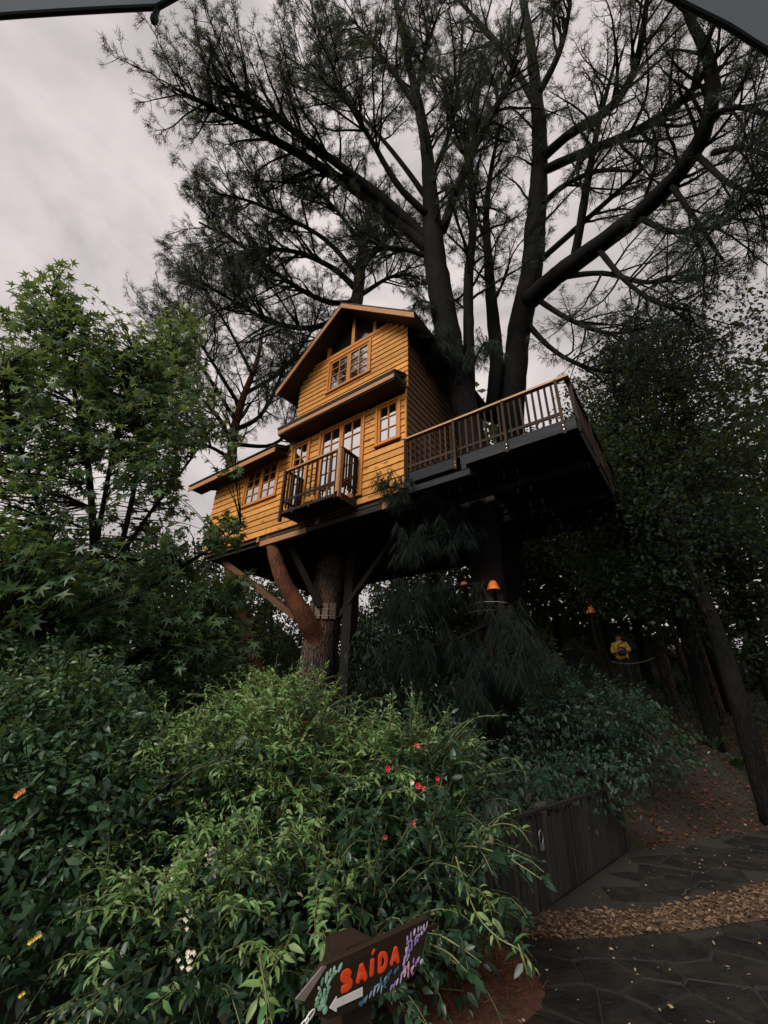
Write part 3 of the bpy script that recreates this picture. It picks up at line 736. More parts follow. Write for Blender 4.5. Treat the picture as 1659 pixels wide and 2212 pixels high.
def limb_pts(ctrl, n):
    """ctrl rows: u, v, ground distance, radius"""
    P = np.array([[*at(c[0], c[1], c[2]), c[3]] for c in ctrl])
    S = spline(P, n); return S[:, :3], np.maximum(S[:, 3], .012)
def pine(name, label, trunk, limbs, bark, branches=26, blen=(1.2, 3.0), start=.35, tuft=11, nl=.19, nw=.012, trunk_start=.5, base=None, dens=1.0, twig_n=7.0, keep=None, group=None, limb_bark=None):
    base = base if base is not None else np.array([trunk[0][0][0], trunk[0][0][1], 0])
    t = thing(name, label, 'tree', tuple(base), 0, group)
    b0 = np.asarray(base, float)
    aw = Acc(); tp = []; td = []
    tpts, trad = trunk
    at_ = Acc(); at_.tube(tpts - b0, trad, 14, .035)
    build(at_, 'trunk', bark, t, smooth=True)
    al = Acc()
    for (p, r) in limbs: al.tube(p - b0, r, 9, .04)
    if al.v: build(al, 'limbs', limb_bark or M['bark_dark'], t, smooth=True)
    paths = [(tpts, trad, trunk_start, branches)] + [(p, r, start, int(branches * min(1.4, .35 + np.linalg.norm(np.diff(p, axis=0), axis=1).sum() / 8))) for (p, r) in limbs]
    for (p, r, st, nb) in paths:
        n = len(p); tg = unit(np.gradient(p, axis=0))
        for b in range(nb):
            f = st + (1 - st) * ((b + rng.random()) / nb)
            k = min(n - 1, int(f * (n - 1)))
            pos = p[k]; tang = tg[k]
            perp = unit(np.cross(tang, rng.normal(0, 1, 3)))
            d = unit(tang * rng.uniform(.45, 1.15) + perp * rng.uniform(.55, 1.0) + np.array([0, 0, .22]))
            L = rng.uniform(*blen) * (1.25 - .75 * f)
            bp = wander(pos, d, L, 9, .12, .05, .16)
            aw.tube(bp - b0, np.linspace(min(.05, r[k] * .5), .007, 10), 5, cap=False)
            ntw = max(4, int(L * twig_n * dens)); bt = unit(np.gradient(bp, axis=0))
            for q in range(ntw):
                g = .14 + .86 * (q + rng.random()) / ntw
                kk = min(9, int(g * 9)); pos2 = bp[kk] + (bp[min(9, kk + 1)] - bp[kk]) * rng.random()
                d2 = unit(bt[kk] * .75 + unit(np.cross(bt[kk], rng.normal(0, 1, 3))) * .75 + np.array([0, 0, .12]))
                L2 = rng.uniform(.2, .75) * (1.15 - .5 * g)
                tw = wander(pos2, d2, L2, 4, .2, .05, .25)
                aw.tube(tw - b0, np.linspace(.010, .005, 5), 3, cap=False)
                tt = unit(np.gradient(tw, axis=0))
                for s in (2, 3, 4):
                    if s == 4 or rng.random() < .55: tp.append(tw[s]); td.append(tt[s])
            tp.append(bp[-1]); td.append(bt[-1])
    build(aw, 'branches', M['twig'], t)
    tp = np.array(tp); td = np.array(td)
    if keep is not None:
        ok = keep(tp); tp, td = tp[ok], td[ok]
    an = Acc(); needles_fine(an, tp - b0, td, tuft, nl, nw)
    build(an, 'needles', M['needle'], t, kind='stuff')
    return t, b0
def L_(*c, n=None): return limb_pts(c, n or max(8, len(c) * 4))

# trunk that carries the house, and its crown above the roof
tb = np.array([TR1[0] + .02, TR1[1], -.2])
T1 = np.array([(*tb, .56), (TR1[0], TR1[1], 1.2, .50), (TR1[0] - .02, TR1[1], 2.8, .46), (TR1[0] + .08, TR1[1], 4.2, .43), (TR1[0] + .15, TR1[1] + .1, 6.0, .40), (TR1[0] + .1, TR1[1] + .2, 9.5, .36), (TR1[0] - .02, TR1[1] + .3, 13, .30)])
up = [at(772, 640, 11.8), at(780, 560, 11.6), at(792, 490, 11.3), at(800, 420, 11.0)]
T1 = np.vstack([T1, [(*up[0], .24), (*up[1], .20), (*up[2], .15), (*up[3], .09)]])
S = spline(T1, 60)
limbs = [L_((716, 1530, 11.75, .12), (706, 1470, 11.55, .22), (692, 1410, 11.36, .27), (682, 1375, 11.25, .255), (664, 1345, 11.05, .235), (638, 1300, 10.95, .21), (612, 1255, 10.9, .19), (594, 1200, 11.0, .175), (585, 1150, 11.2, .15)),
         L_((775, 630, 11.8, .14), (720, 580, 11.6, .11), (640, 545, 11.4, .09), (560, 540, 11.2, .06), (480, 560, 11, .03)),
         L_((774, 655, 11.8, .12), (700, 650, 11.5, .10), (610, 600, 11.2, .08), (520, 530, 10.9, .06), (430, 480, 10.6, .03)),
         L_((772, 655, 11.8, .12), (690, 705, 11.5, .10), (600, 700, 11.2, .08), (520, 660, 10.9, .06), (440, 610, 10.6, .03)),
         L_((777, 600, 11.7, .11), (705, 520, 11.3, .09), (620, 470, 11, .07), (540, 435, 10.7, .05), (455, 415, 10.4, .03)),
         L_((775, 640, 11.8, .10), (840, 600, 11.7, .07), (890, 590, 11.6, .04)),
         L_((770, 660, 11.9, .10), (720, 690, 12.2, .08), (660, 760, 12.4, .06), (600, 800, 12.5, .03)),
         L_((780, 580, 11.6, .12), (830, 520, 11.4, .09), (870, 470, 11.2, .05)),
         L_((785, 540, 11.5, .11), (740, 470, 11.0, .08), (690, 420, 10.6, .06), (640, 400, 10.3, .03))]
pineA, bA = pine('pine_tree', 'pine whose thick forked trunk carries the left part of the tree house', (S[:, :3], S[:, 3]), limbs[1:], M['bark'], branches=30, blen=(1.5, 3.8), trunk_start=.80, base=tb, tuft=17, dens=1.1, keep=lambda P: P[:, 2] > 11.5, group='pines around the tree house')
a = Acc(); a.tube(limbs[0][0] - bA, limbs[0][1], 14, .04); build(a, 'fork_limb', M['bark_orange'], pineA, smooth=True, label='orange barked limb forking off the grey trunk')

# pine through the deck
T2 = limb_pts([(1098, 1800, 9.75, .50), (1085, 1650, 9.7, .44), (1068, 1450, 9.65, .40), (1054, 1250, 9.6, .37), (1038, 1050, 9.5, .36), (1008, 900, 9.35, .35), (978, 780, 9.2, .36), (956, 660, 9.0, .36), (938, 545, 8.8, .34), (930, 430, 8.5, .27), (922, 330, 8.2, .21), (905, 230, 7.8, .17), (880, 120, 7.3, .13), (852, -20, 6.8, .10), (835, -140, 6.4, .06)], 90)
base2 = T2[0][0].copy(); base2[2] = ground_z(base2[0], base2[1]) - .1
T2[0][0] = base2
limbsB = [L_((936, 548, 8.8, .20), (860, 480, 8.7, .19), (760, 405, 8.6, .17), (650, 335, 8.6, .145), (540, 275, 8.6, .11), (450, 228, 8.6, .075), (375, 190, 8.6, .035)),
          L_((934, 530, 8.8, .17), (840, 440, 8.4, .155), (730, 355, 8.2, .13), (610, 265, 8.0, .10), (540, 215, 7.9, .07), (480, 165, 7.8, .03)),
          L_((955, 500, 8.7, .15), (990, 400, 8.4, .13), (1035, 300, 8.1, .11), (1088, 200, 7.8, .09), (1120, 130, 7.5, .05)),
          L_((928, 470, 8.5, .12), (860, 400, 8.0, .10), (800, 300, 7.5, .08), (740, 200, 7.0, .06), (705, 110, 6.8, .04), (680, 40, 6.6, .025)),
          L_((905, 240, 7.8, .11), (860, 170, 7.4, .09), (800, 90, 7.0, .06), (760, 40, 6.8, .03)),
          L_((925, 400, 8.4, .10), (970, 290, 8.0, .08), (990, 180, 7.5, .06), (1000, 60, 7.0, .04)),
          L_((1015, 900, 9.45, .12), (1013, 800, 9.5, .17), (1012, 700, 9.45, .16), (1012, 600, 9.3, .15), (1022, 480, 9.0, .12), (1016, 370, 8.7, .09), (1030, 250, 8.3, .06), (1040, 120, 8.0, .03)),
          L_((930, 440, 8.5, .10), (850, 330, 8.6, .08), (760, 230, 8.7, .06), (680, 165, 8.8, .045), (610, 115, 8.9, .03)),
          L_((938, 560, 8.8, .09), (880, 540, 8.7, .07), (820, 530, 8.7, .05), (760, 500, 8.7, .03)),
          L_((900, 200, 7.6, .09), (920, 110, 7.2, .07), (950, 20, 6.8, .04))]
pineB, bB = pine('pine_tree', 'tall pine with left sweeping limbs growing up through the deck, lamp on its trunk', T2, limbsB, M['bark_dark'], branches=28, blen=(1.5, 4.0), trunk_start=.58, base=base2, tuft=17, dens=1.1, group='pines around the tree house')

# pine right behind the deck, with the great limb that bends up on the right
T3 = limb_pts([(1092, 1500, 11.6, .42), (1096, 1100, 11.4, .40), (1104, 900, 11.2, .38), (1116, 760, 10.9, .36), (1128, 680, 10.6, .36), (1146, 600, 10.2, .34), (1156, 500, 9.8, .32), (1163, 400, 9.5, .28), (1166, 310, 9.2, .25), (1158, 200, 8.8, .20), (1145, 90, 8.4, .16), (1125, -30, 8.0, .12), (1110, -140, 7.7, .06)], 90)
base3 = T3[0][0].copy(); base3[2] = ground_z(base3[0], base3[1]) - .1; T3[0][0] = base3
limbsC = [L_((1136, 655, 10.4, .30), (1195, 602, 10.0, .29), (1290, 532, 9.6, .26), (1380, 462, 9.2, .23), (1452, 390, 8.9, .20), (1512, 305, 8.6, .17), (1537, 215, 8.3, .15), (1530, 125, 8.0, .12), (1495, 50, 7.6, .09), (1460, -30, 7.3, .05), n=50),
          L_((1168, 345, 9.3, .16), (1230, 290, 9.0, .14), (1310, 240, 8.7, .12), (1365, 165, 8.3, .10), (1388, 70, 7.9, .08), (1400, -20, 7.6, .05)),
          L_((1170, 370, 9.4, .15), (1260, 330, 9.1, .13), (1370, 285, 8.8, .11), (1470, 220, 8.4, .09), (1528, 150, 8.1, .06)),
          L_((1160, 230, 8.9, .13), (1100, 130, 8.4, .11), (1045, 60, 8.0, .09), (980, -10, 7.6, .05)),
          L_((1160, 210, 8.8, .12), (1205, 120, 8.5, .10), (1228, 30, 8.1, .07), (1235, -60, 7.8, .04)),
          L_((1535, 250, 8.4, .07), (1590, 232, 8.3, .05), (1680, 250, 8.2, .03)),
          L_((1540, 330, 8.7, .07), (1600, 320, 8.7, .05), (1690, 345, 8.7, .03)),
          L_((1500, 330, 8.7, .07), (1580, 400, 8.8, .05), (1670, 420, 8.9, .03)),
          L_((1240, 565, 9.9, .13), (1256, 470, 9.5, .12), (1275, 360, 9.1, .10), (1300, 240, 8.7, .07), (1330, 130, 8.4, .04)),
          L_((1062, 900, 10.9, .22), (1072, 780, 10.7, .22), (1064, 680, 10.4, .20), (1056, 580, 10.1, .16), (1050, 470, 9.8, .12), (1062, 360, 9.5, .08), (1085, 260, 9.2, .04)),
          L_((1200, 600, 10, .09), (1300, 590, 9.9, .07), (1400, 610, 9.8, .055), (1500, 580, 9.7, .035)),
          L_((1380, 470, 9.2, .08), (1450, 500, 9.2, .06), (1540, 490, 9.2, .05), (1640, 430, 9.2, .03)),
          L_((1150, 640, 10.3, .09), (1230, 690, 10.3, .07), (1320, 720, 10.2, .05), (1420, 700, 10, .03)),
          L_((1290, 535, 9.6, .08), (1345, 600, 9.6, .06), (1410, 650, 9.6, .05), (1490, 670, 9.5, .03)),
          L_((1170, 560, 10, .10), (1260, 480, 9.7, .08), (1350, 400, 9.4, .06), (1420, 330, 9.1, .03)),
          L_((1160, 450, 9.6, .10), (1220, 400, 9.3, .08), (1290, 370, 9, .06), (1380, 370, 8.8, .03)),
          L_((1130, 690, 10.6, .10), (1200, 760, 10.8, .07), (1290, 800, 11, .05), (1380, 800, 11, .03)),
          L_((1450, 400, 8.9, .07), (1500, 470, 9, .05), (1560, 560, 9.1, .03))]
pineC, bC = pine('pine_tree', 'pine behind the deck with one huge limb bending up on the right', T3, limbsC, M['bark_dark'], branches=17, blen=(1.4, 3.4), trunk_start=.5, base=base3, tuft=14, dens=.9, group='pines around the tree house')

# slim pine left of the house, its leaning orange trunk shows below the wing
T4 = limb_pts([(566, 1520, 15.86, 0.325), (548, 1420, 15.86, 0.300), (522, 1330, 15.99, 0.263), (500, 1240, 16.25, 0.237), (494, 1120, 16.64, 0.225), (500, 1000, 17.16, 0.213), (506, 930, 16.90, 0.188), (525, 860, 16.64, 0.150), (555, 780, 16.38, 0.100), (570, 700, 16.12, 0.062)], 50)
base4 = T4[0][0].copy(); base4[2] = -.1; T4[0][0] = base4
limbsD = [L_((502, 960, 16.90, 0.112), (470, 900, 16.64, 0.088), (420, 850, 16.25, 0.062), (370, 810, 15.86, 0.037)),
          L_((506, 930, 16.90, 0.112), (560, 900, 16.64, 0.088), (600, 830, 16.25, 0.075), (620, 760, 15.99, 0.050)),
          L_((520, 880, 16.77, 0.100), (470, 800, 16.38, 0.075), (420, 720, 15.99, 0.062), (380, 650, 15.60, 0.037)),
          L_((500, 990, 17.16, 0.088), (440, 960, 16.90, 0.062), (380, 960, 16.64, 0.037)),
          L_((503, 960, 16.90, 0.100), (590, 960, 16.77, 0.075), (650, 900, 16.51, 0.050), (680, 830, 16.25, 0.037)),
          L_((530, 850, 16.64, 0.100), (610, 800, 16.25, 0.075), (670, 720, 15.99, 0.062), (700, 640, 15.60, 0.037)),
          L_((510, 910, 16.90, 0.100), (440, 800, 16.38, 0.075), (390, 740, 15.99, 0.062), (350, 700, 15.60, 0.037)),
          L_((545, 810, 16.38, 0.088), (500, 720, 16.12, 0.062), (450, 640, 15.73, 0.050), (420, 570, 15.47, 0.037))]
pineD, bD = pine('pine_tree', 'slim leaning pine with orange trunk left of the house wing', T4, limbsD, M['bark_orange'], branches=24, blen=(1.6, 4.0), trunk_start=.55, base=base4, tuft=12, dens=1.0, keep=lambda P: P[:, 2] > 9.0, group='pines around the tree house')

# hanging boughs of long needles
def bough(parent, b0, ctrl, nside, L=.29, K=13):
    p, r = limb_pts(ctrl, 16)
    aw = Acc(); aw.tube(p - b0, r, 6)
    P = []; D = []
    tg = unit(np.gradient(p, axis=0))
    for k in range(nside):
        f = .15 + .85 * (k + rng.random()) / nside
        i = min(15, int(f * 15)); d = unit(tg[i] * .5 + unit(np.cross(tg[i], rng.normal(0, 1, 3))) * .8)
        tw = wander(p[i], d, rng.uniform(.2, .6), 5, .15, .15, .45)
        aw.tube(tw - b0, np.linspace(.012, .006, 6), 4)
        tt = unit(np.gradient(tw, axis=0))
        for s in range(1, 6):
            P.append(tw[s] + rng.normal(0, .03, 3)); D.append(tt[s])
    _q = project(np.array(P)); ok = ~((abs(_q[:, 0] - 1003) < 20) & (_q[:, 1] > 1205) & (_q[:, 1] < 1285))
    P = np.array(P)[ok]; D = np.array(D)[ok]                  # the lamp shows through here
    o = build(aw, 'hanging_bough', M['twig'], parent)
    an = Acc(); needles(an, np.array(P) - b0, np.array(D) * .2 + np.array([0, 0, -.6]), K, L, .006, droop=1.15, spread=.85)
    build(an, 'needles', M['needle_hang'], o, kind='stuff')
for ctrl, ns in (([(1030, 1120, 9.2, .05), (960, 1080, 8.6, .04), (890, 1060, 8.0, .03), (830, 1050, 7.6, .015)], 34),
                 ([(1040, 1180, 9.2, .05), (990, 1150, 8.7, .04), (930, 1160, 8.3, .03), (880, 1180, 8.0, .015)], 34),
                 ([(1045, 1260, 9.2, .05), (980, 1270, 8.7, .04), (900, 1290, 8.3, .03), (840, 1320, 8.0, .015)], 34),
                 ([(1050, 1350, 9.3, .05), (990, 1380, 8.8, .04), (920, 1400, 8.4, .03), (860, 1420, 8.2, .015)], 34),
                 ([(1055, 1300, 9.3, .04), (1090, 1330, 8.8, .04), (1120, 1380, 8.4, .03), (1150, 1440, 8.2, .015)], 30),
                 ([(1060, 1400, 9.3, .04), (1060, 1430, 8.8, .04), (1030, 1470, 8.4, .03), (1000, 1510, 8.2, .015)], 30),
                 ([(985, 800, 9.2, .04), (950, 740, 8.9, .04), (920, 720, 8.6, .03), (900, 710, 8.4, .015)], 22),
                 ([(995, 850, 9.2, .04), (985, 790, 8.9, .04), (965, 760, 8.7, .03), (940, 770, 8.5, .015)], 24),
                 ([(970, 700, 9.0, .04), (940, 660, 8.8, .03), (910, 650, 8.6, .02), (890, 660, 8.5, .012)], 18),
                 ([(1010, 820, 9.3, .04), (1030, 770, 9.1, .04), (1050, 740, 9.0, .03), (1070, 760, 8.9, .015)], 22)):
    bough(pineB, bB, ctrl, int(ns * 1.5))

# ------------------------------------------------------------------ leafy trees and shrubs
def twig_to(stems, p, lift=.2):
    """curve from the best stem point to p"""
    d = stems - p; dist = np.linalg.norm(d, axis=1) + np.maximum(0, d[:, 2]) * 1.2
    q = stems[int(np.argmin(dist))]
    mid = (p + q) / 2 + np.array([0, 0, lift * np.linalg.norm(p - q)]) + rng.normal(0, .05, 3) * np.linalg.norm(p - q)
    t = np.linspace(0, 1, 6)[:, None]
    return (1 - t) ** 2 * q + 2 * t * (1 - t) * mid + t * t * p
def in_ellipsoid(c, r, n, shell=.35):
    d = unit(rnd(n)); rad = (shell + (1 - shell) * rng.random(n)) ** (1 / 2.0)
    return np.asarray(c) + d * rad[:, None] * np.asarray(r)

# sweetgum on the left
gb = at(205, 1700, 6.6); gb[2] = -.05
gum = thing('sweetgum_tree', 'green sweetgum tree with star shaped leaves in front of the house wing', 'tree', tuple(gb))
stem_ctrl = [[(205, 1700, 6.6, .11), (208, 1500, 6.6, .09), (205, 1250, 6.6, .075), (190, 1000, 6.6, .055), (150, 800, 6.6, .035), (110, 640, 6.6, .015)],
             [(208, 1480, 6.6, .07), (240, 1280, 6.7, .06), (285, 1080, 6.8, .05), (320, 900, 6.8, .035), (375, 740, 6.8, .015)],
             [(206, 1420, 6.6, .06), (140, 1250, 6.2, .05), (80, 1080, 5.9, .04), (30, 920, 5.7, .025), (0, 800, 5.6, .012)],
             [(207, 1380, 6.6, .05), (300, 1290, 6.4, .045), (400, 1220, 6.2, .035), (480, 1170, 6.0, .022), (520, 1130, 5.9, .010)],
             [(206, 1450, 6.6, .05), (320, 1400, 6.4, .04), (430, 1340, 6.3, .03), (500, 1310, 6.2, .012)],
             [(203, 1200, 6.6, .05), (240, 1000, 6.1, .04), (270, 850, 5.8, .03), (290, 760, 5.6, .012)],
             [(206, 1350, 6.6, .05), (150, 1380, 6.0, .04), (80, 1360, 5.5, .03), (10, 1330, 5.2, .015)],
             [(205, 1280, 6.6, .05), (330, 1100, 7.2, .04), (420, 980, 7.6, .03), (480, 880, 7.8, .015)]]
stems = []; a = Acc()
for k, c in enumerate(stem_ctrl):
    p, r = limb_pts(c, 26); r = r * .7; stems.append(p)
    if k == 0:
        p[0][2] = -.05
        at0 = Acc(); at0.tube(p - gb, r, 10, .03); build(at0, 'trunk', M['bark_dark'], gum, smooth=True)
    else: a.tube(p - gb, r, 7, .03)
stems = np.vstack(stems)
T = [in_ellipsoid(at(190, 1080, 6.5), (2.3, 1.7, 2.3), 992), in_ellipsoid(at(110, 800, 6.4), (1.1, 1.0, 1.4), 232), in_ellipsoid(at(115, 660, 6.4), (.42, .4, .85), 52),
     in_ellipsoid(at(345, 860, 6.7), (1.0, .9, 1.6), 248), in_ellipsoid(at(390, 720, 6.8), (.5, .5, .8), 52), in_ellipsoid(at(420, 1250, 6.2), (.9, .7, .6), 139), in_ellipsoid(at(490, 1140, 5.9), (.28, .3, .16), 8),
     in_ellipsoid(at(60, 1300, 5.7), (1.0, .9, .9), 201), in_ellipsoid(at(250, 1400, 6.4), (1.9, 1.3, .6), 279), in_ellipsoid(at(200, 730, 6.5), (.35, .4, .55), 10), in_ellipsoid(at(430, 1000, 7.4), (.8, .6, 1.0), 108)]
T = np.vstack(T)
_q = project(T); T = T[~((_q[:, 0] > 395) & (_q[:, 1] > 960) & (_q[:, 1] < 1235) & (np.arange(len(T)) < len(T)) & ~((abs(_q[:, 0] - 490) < 45) & (abs(_q[:, 1] - 1150) < 32)))]   # kept clear of the house wing
lp = []; ld = []
for p in T:
    tw = twig_to(stems, p, .12)
    a.tube(tw - gb, np.linspace(.010, .003, 6), 4, cap=False)
    dv = unit(tw[-1] - tw[-3])
    for _ in range(rng.integers(6, 11)):
        f = rng.uniform(.45, 1.0) * 5; i = min(4, int(f)); q = tw[i] + (tw[i + 1] - tw[i]) * (f - i)
        o = unit(dv * .5 + unit(rng.normal(0, 1, 3)) + np.array([0, 0, -.15]))
        lp.append(q + o * rng.uniform(.04, .13)); ld.append(o)
build(a, 'branches', M['bark_dark'], gum, smooth=True)
lp = np.array(lp); ld = np.array(ld)
N = len(lp); ld = unit(ld + np.array([0, 0, -.55]) + rnd(N, .2)); ln = unit(np.array([0, 0, 1.0]) + rnd(N, .42) + np.array([-.25, -.25, 0])); ls = rng.uniform(.055, .12, N)
big = biggest(lp, ls, 300); rest = np.setdiff1d(np.arange(N), big)
star = tri_mesh('leaf', STAR_V, STAR_F, M['gum'])
leaf_objects(gum, 'leaf', star, lp[big] - gb, ld[big], ln[big], ls[big])
a = Acc(); scatter(a, STAR_V, STAR_F, lp[rest] - gb, ld[rest], ln[rest], ls[rest]); build(a, 'foliage', M['gum'], gum, smooth=True, kind='stuff')

def broadleaf(name, label, base, height, crown, nclump, mat, leaf=.11, per=26, bark=None, r0=.16, lean=(0, 0), V=DIAM_V, F=DIAM_F, group=None, spread=.30, cat='tree'):
    """a tree: trunk with a few limbs, leaf clumps in a rough crown; crown = list of (offset, radii)"""
    base = np.array([base[0], base[1], float(ground_z(base[0], base[1])) - .1])
    t = thing(name, label, cat, tuple(base), 0, group)
    top = np.array([lean[0], lean[1], height])
    tr = spline(np.array([[0, 0, 0, r0 * 1.2], [lean[0] * .25 + rng.normal(0, .1), lean[1] * .25 + rng.normal(0, .1), height * .3, r0], [lean[0] * .6 + rng.normal(0, .15), lean[1] * .6 + rng.normal(0, .15), height * .65, r0 * .65], [*top, r0 * .15]]), 24)
    a = Acc(); a.tube(tr[:, :3], tr[:, 3], 9, .04); build(a, 'trunk', bark or M['bark_dark'], t, smooth=True)
    a = Acc(); st = [tr[6:, :3]]
    for (c, r) in crown:
        q = tr[rng.integers(8, 18), :3]; e = np.asarray(c, float) + rng.normal(0, .3, 3) * np.asarray(r)
        p = spline(np.array([q, (q + e) / 2 + np.array([0, 0, .15 * np.linalg.norm(e - q)]), e]), 10)
        a.tube(p, np.linspace(r0 * .45, .02, 10), 6, .03); st.append(p)
    st = np.vstack(st)
    w = np.array([np.prod(r) for (_, r) in crown]) ** (2 / 3); w = w / w.sum()
    T = np.vstack([in_ellipsoid(c, r, max(3, int(nclump * ww)), .25) for (c, r), ww in zip(crown, w)])
    for p in T:
        a.tube(twig_to(st, p, .1), np.linspace(.02, .005, 6), 3, cap=False)
    build(a, 'branches', bark or M['bark_dark'], t)
    pos = np.repeat(T, per, 0) + rnd(len(T) * per, spread) * np.array([1, 1, .7])
    _q = project(pos + base); pos = pos[~((abs(_q[:, 0] - 1345) < 48) & (_q[:, 1] > 1335) & (_q[:, 1] < 1440) & (_q[:, 2] < 19.5))]; n = len(pos)   # leaves left out along the camera's line to the person
    dv = unit(rnd(n) + np.array([0, 0, -.4])); nor = unit(np.array([0, 0, 1.0]) + rnd(n, .55))
    a = Acc(); scatter(a, V, F, pos, dv, nor, rng.uniform(.7, 1.25, n) * leaf)
    build(a, 'crown', mat, t, smooth=True, kind='stuff')
    return t

# forest on the slope to the right and behind
FOREST = 'trees of the dark forest on the slope'
def ft(u, v, hd):
    p = at(u, v, hd); return p
spots = [  # u at the trunk, ground distance, height, crown half width, material, label
    (1345, 22.5, 12.0, 2.8, 'forest', 'dark leafy tree just beyond the far corner of the deck'),
    (1530, 13.5, 9.5, 2.6, 'forest_lt', 'lighter green tree on the slope right of the deck'),
    (1600, 11.5, 11.5, 2.4, 'forest', 'tall dark tree with mossy trunk at the right edge of the picture'),
    (1420, 20.0, 12.5, 3.4, 'forest', 'broad dark tree high on the slope behind the yellow jacket'),
    (1580, 18.5, 15.5, 3.4, 'forest_lt', 'tall rounded green tree on top of the slope by the sky gap'),
    (1690, 15.0, 14.5, 3.2, 'forest', 'dark tree cut off by the right edge of the picture'),
    (1230, 21.0, 11.5, 3.2, 'forest', 'dark tree behind the deck planks and the hanging lamp'),
    (1120, 18.0, 8.5, 2.6, 'forest', 'low dark tree in the gloom straight below the deck'),
    (980, 19.0, 8.5, 2.8, 'forest', 'dark tree in the gloom between the two house trunks'),
    (860, 20.0, 8.0, 2.8, 'forest', 'dark tree behind the shrubs right of the house trunk'),
    (420, 17.5, 7.5, 2.6, 'forest', 'dark tree behind the leaning orange trunk'),
    (560, 21.0, 7.5, 2.8, 'forest_lt', 'green tree seen through the gap below the house wing'),
    (250, 16.0, 7.0, 2.8, 'forest', 'dark tree low behind the sweetgum trunk'),
    (60, 15.0, 6.5, 2.8, 'forest_lt', 'pale green tree behind the lower left sweetgum leaves'),
    (700, 22.0, 7.0, 2.8, 'forest', 'dark tree straight behind the house trunk'),
]
for (u, hd, H, Wd, mt, lab) in spots:
    p = at(u, 1551, hd)
    crown = [((rng.normal(0, .3), rng.normal(0, .3), H * .72), (Wd, Wd, H * .28)), ((Wd * .5, rng.normal(0, .5), H * .45), (Wd * .7, Wd * .7, H * .2)), ((-Wd * .55, rng.normal(0, .5), H * .5), (Wd * .7, Wd * .7, H * .22)),
             ((rng.normal(0, .5), -Wd * .5, H * .35), (Wd * .8, Wd * .6, H * .18)), ((rng.normal(0, .4), 0, H * .92), (Wd * .5, Wd * .5, H * .12)), ((0, -.3, H * .2), (Wd * .8, Wd * .7, H * .12))]
    if hd < 20 and u > 1280: crown = [c for c in crown if c[0][2] > H * (.55 if u < 1520 else .42)]
    broadleaf('forest_tree', lab, (p[0], p[1]), H, crown, int(230 + H * 20), M[mt], leaf=.055 + .0055 * hd, per=30, r0=.085 + .006 * H, lean=(rng.normal(0, .5), rng.normal(0, .4)), group=FOREST)
# slim pale trunks on the slope
for k, (u, hd, lab) in enumerate(((1458, 16.0, 'slim pale trunk nearest the yellow jacket on the slope'), (1500, 17.5, 'slim pale trunk in the middle of the three on the slope'), (1548, 16.5, 'slim pale trunk farthest right on the slope'))):
    p = at(u, 1500, hd)
    broadleaf('slim_tree', lab, (p[0], p[1]), 8.5, [((.1, 0, 6.6), (1.3, 1.3, 1.6)), ((-.3, .2, 8), (.9, .9, .9))], 70, M['forest'], leaf=.13, per=22, bark=M['bark'], r0=.085, lean=(rng.normal(-.4, .3), .2), group='slim trunks on the slope')

# the wood beyond, too far to tell its trees apart
n = 26000; az = rng.uniform(-1.15, 1.15, n); rd = rng.uniform(25, 36, n); hx = rd * np.sin(az); hy = rd * np.cos(az)
top = np.where(az > .1, 15.0, 7.5) + 2.5 * np.sin(az * 9) + 1.5 * np.sin(az * 23 + 1)
zz = ground_z(hx, hy) + rng.random(n) ** 1.2 * top
P = np.column_stack([hx, hy, zz]); a = Acc(); scatter(a, DIAM_V, DIAM_F, P, unit(rnd(n) + np.array([0, 0, -.3])), unit(rnd(n, .7) + np.array([0, -.3, .8])), rng.uniform(.5, 1.0, n))
build(a, 'far_woods', M['forest'], smooth=True, kind='stuff', label='dark far woods closing the view behind the trees', category='woods')
